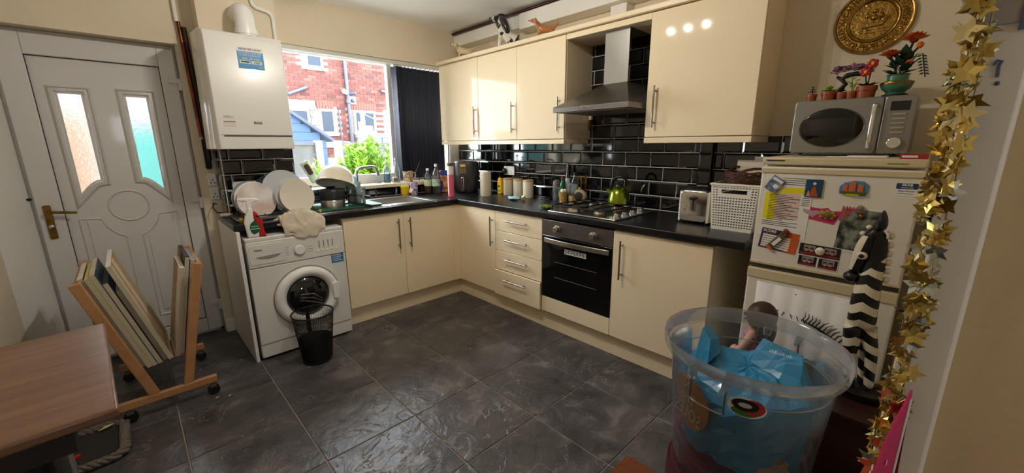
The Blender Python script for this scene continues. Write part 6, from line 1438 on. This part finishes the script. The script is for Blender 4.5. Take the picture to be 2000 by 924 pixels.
# ================================================================== TABLE, CHAIR, ROPE MAT
tb = thing('dining_table', 'brown wood veneer table at lower left of the room', 'table', (-3.082, -1.88, 0), 3)
G().box((-.185, -.368, .722), (.185, .368, .75)).o('table_top', TABLEW, tb, bev=.007, segs=3)
for x, y in ((-.12, -.28), (-.12, .28)): G().box((x-.018, y-.018, 0), (x+.018, y+.018, .722)).o('leg', mat('dark_steel_leg', '1A1A1C', .4), tb, bev=.003)
G().box((-.18, -.345, .66), (.10, .345, .722)).o('apron', mat('dark_apron', '1E1612', .6), tb)
sc_ = thing('storage_bin', 'black bin with bright chrome corner trim under the table', 'bin', (-3.14, -1.92, 0), 3)
G().rrect(-.10, .10, -.17, .12, .02, .0, .60, 'z').o('bin_body', mat('satin_black', '0C0C0E', .3), sc_); G().rrect(-.104, .104, -.174, .124, .02, .60, .625, 'z').o('lid', BLACK, sc_, bev=.004)
G().tube([(.094, .118, .0), (.094, .118, .6)], .017, 14).o('corner_trim', CHROME, sc_); G().box((.097, .13, 0), (.104, .14, .6)).o('edge_strip', STEEL, sc_)
rp = thing('rope_mat', 'dark pet mat with braided grey rope border under the table', 'mat', (-3.10, -1.03, 0))
G().rrect(-.13, .12, -.17, .14, .04, .001, .016, 'z').o('pad', mat('dark_felt', '2A2826', .95), rp)
g = G(); path = []
for cx, cy, a0 in ((.075, .095, 0), (-.085, .095, pi/2), (-.085, -.125, pi), (.075, -.125, 3*pi/2)):
    for q in range(7): t = a0+pi/2*q/6; path.append((cx+.05*cos(t), cy+.05*sin(t)))
# resample evenly
seg = [(Vector(path[i]), Vector(path[(i+1) % len(path)])) for i in range(len(path))]; pts = []
for a, b in seg:
    n = max(1, int((b-a).length/.009))
    for q in range(n): pts.append(a+(b-a)*q/n)
for s in range(3):
    ring_ = []
    for i, p in enumerate(pts):
        d = (pts[(i+1) % len(pts)]-pts[i-1]).normalized(); nn = Vector((-d.y, d.x)); ph = i*.75+s*2*pi/3; ring_.append((p.x+nn.x*.012*cos(ph), p.y+nn.y*.012*cos(ph), .022+.009*sin(ph)))
    g.tube(ring_, .0105, 6, closed=True)
g.o('rope_border', mat('grey_rope', '6E665C', .95, bump=(200, .6)), rp)
tag(G().rrect(-.035, .03, -.008, .008, .005, .0, .012, 'z').o('red_scrap', RED, loc=(-3.15, -1.10, .017), rot=(0, 0, .6)), 'small red plastic scrap lying on the rope mat', 'scrap')
def flake(label, x, y, z, s, a):
    g = G(); g.add([(-s, 0, 0), (0, .35*s, .006), (s, .05*s, .001), (0, -.3*s, .003)], [(0, 1, 3), (1, 2, 3)]); o = g.o('dry_leaf', mat('dry_leaf', 'C8B27A', .5), loc=(x, y, z), rot=(0, 0, a), smooth=False); q = o.modifiers.new('thick', 'SOLIDIFY'); q.thickness = .0008; tag(o, label, 'leaf')
flake('dry golden leaf curled on the rope mat edge', -3.04, -.92, .03, .032, .4); flake('pale dry leaf on the tiles by the rack castor', -2.596, -.965, .001, .014, .2); flake('smallest dry leaf on tiles, furthest from the rack', -2.54, -.99, .001, .012, 1.0)

# ================================================================== CEILING SPOTLIGHTS (above the frame)
LX, LY = -1.75, -1.85
cl_ = thing('ceiling_spotlights', 'brass three-lamp spotlight bar on the ceiling above the kitchen', 'lamp', (LX, LY, CZ))
G().box((-.04, -.22, -.03), (.04, .22, 0)).o('ceiling_bar', STEEL, cl_, bev=.006)
BULB = mat('warm_bulb', 'FFD9A0', .5, emit=12)
for y in (-.16, .0, .16):
    hd_ = G().lathe([(.018, -.035), (.026, -.05), (.034, -.10), (.030, -.10), (.02, -.05)], 20, (0, y, 0), cap=False).o('lamp_head', STEEL, cl_); G().ball((0, y, -.09), (.015, .015, .010), 14, 8).o('bulb', BULB, hd_)
    l = bpy.data.lights.new('warm_lamp', 'POINT'); l.energy = 15; l.color = (1, .925, .81); l.shadow_soft_size = .018
    o = bpy.data.objects.new('warm_lamp', l); COL.objects.link(o); o.location = (LX, LY+y, CZ-.11)
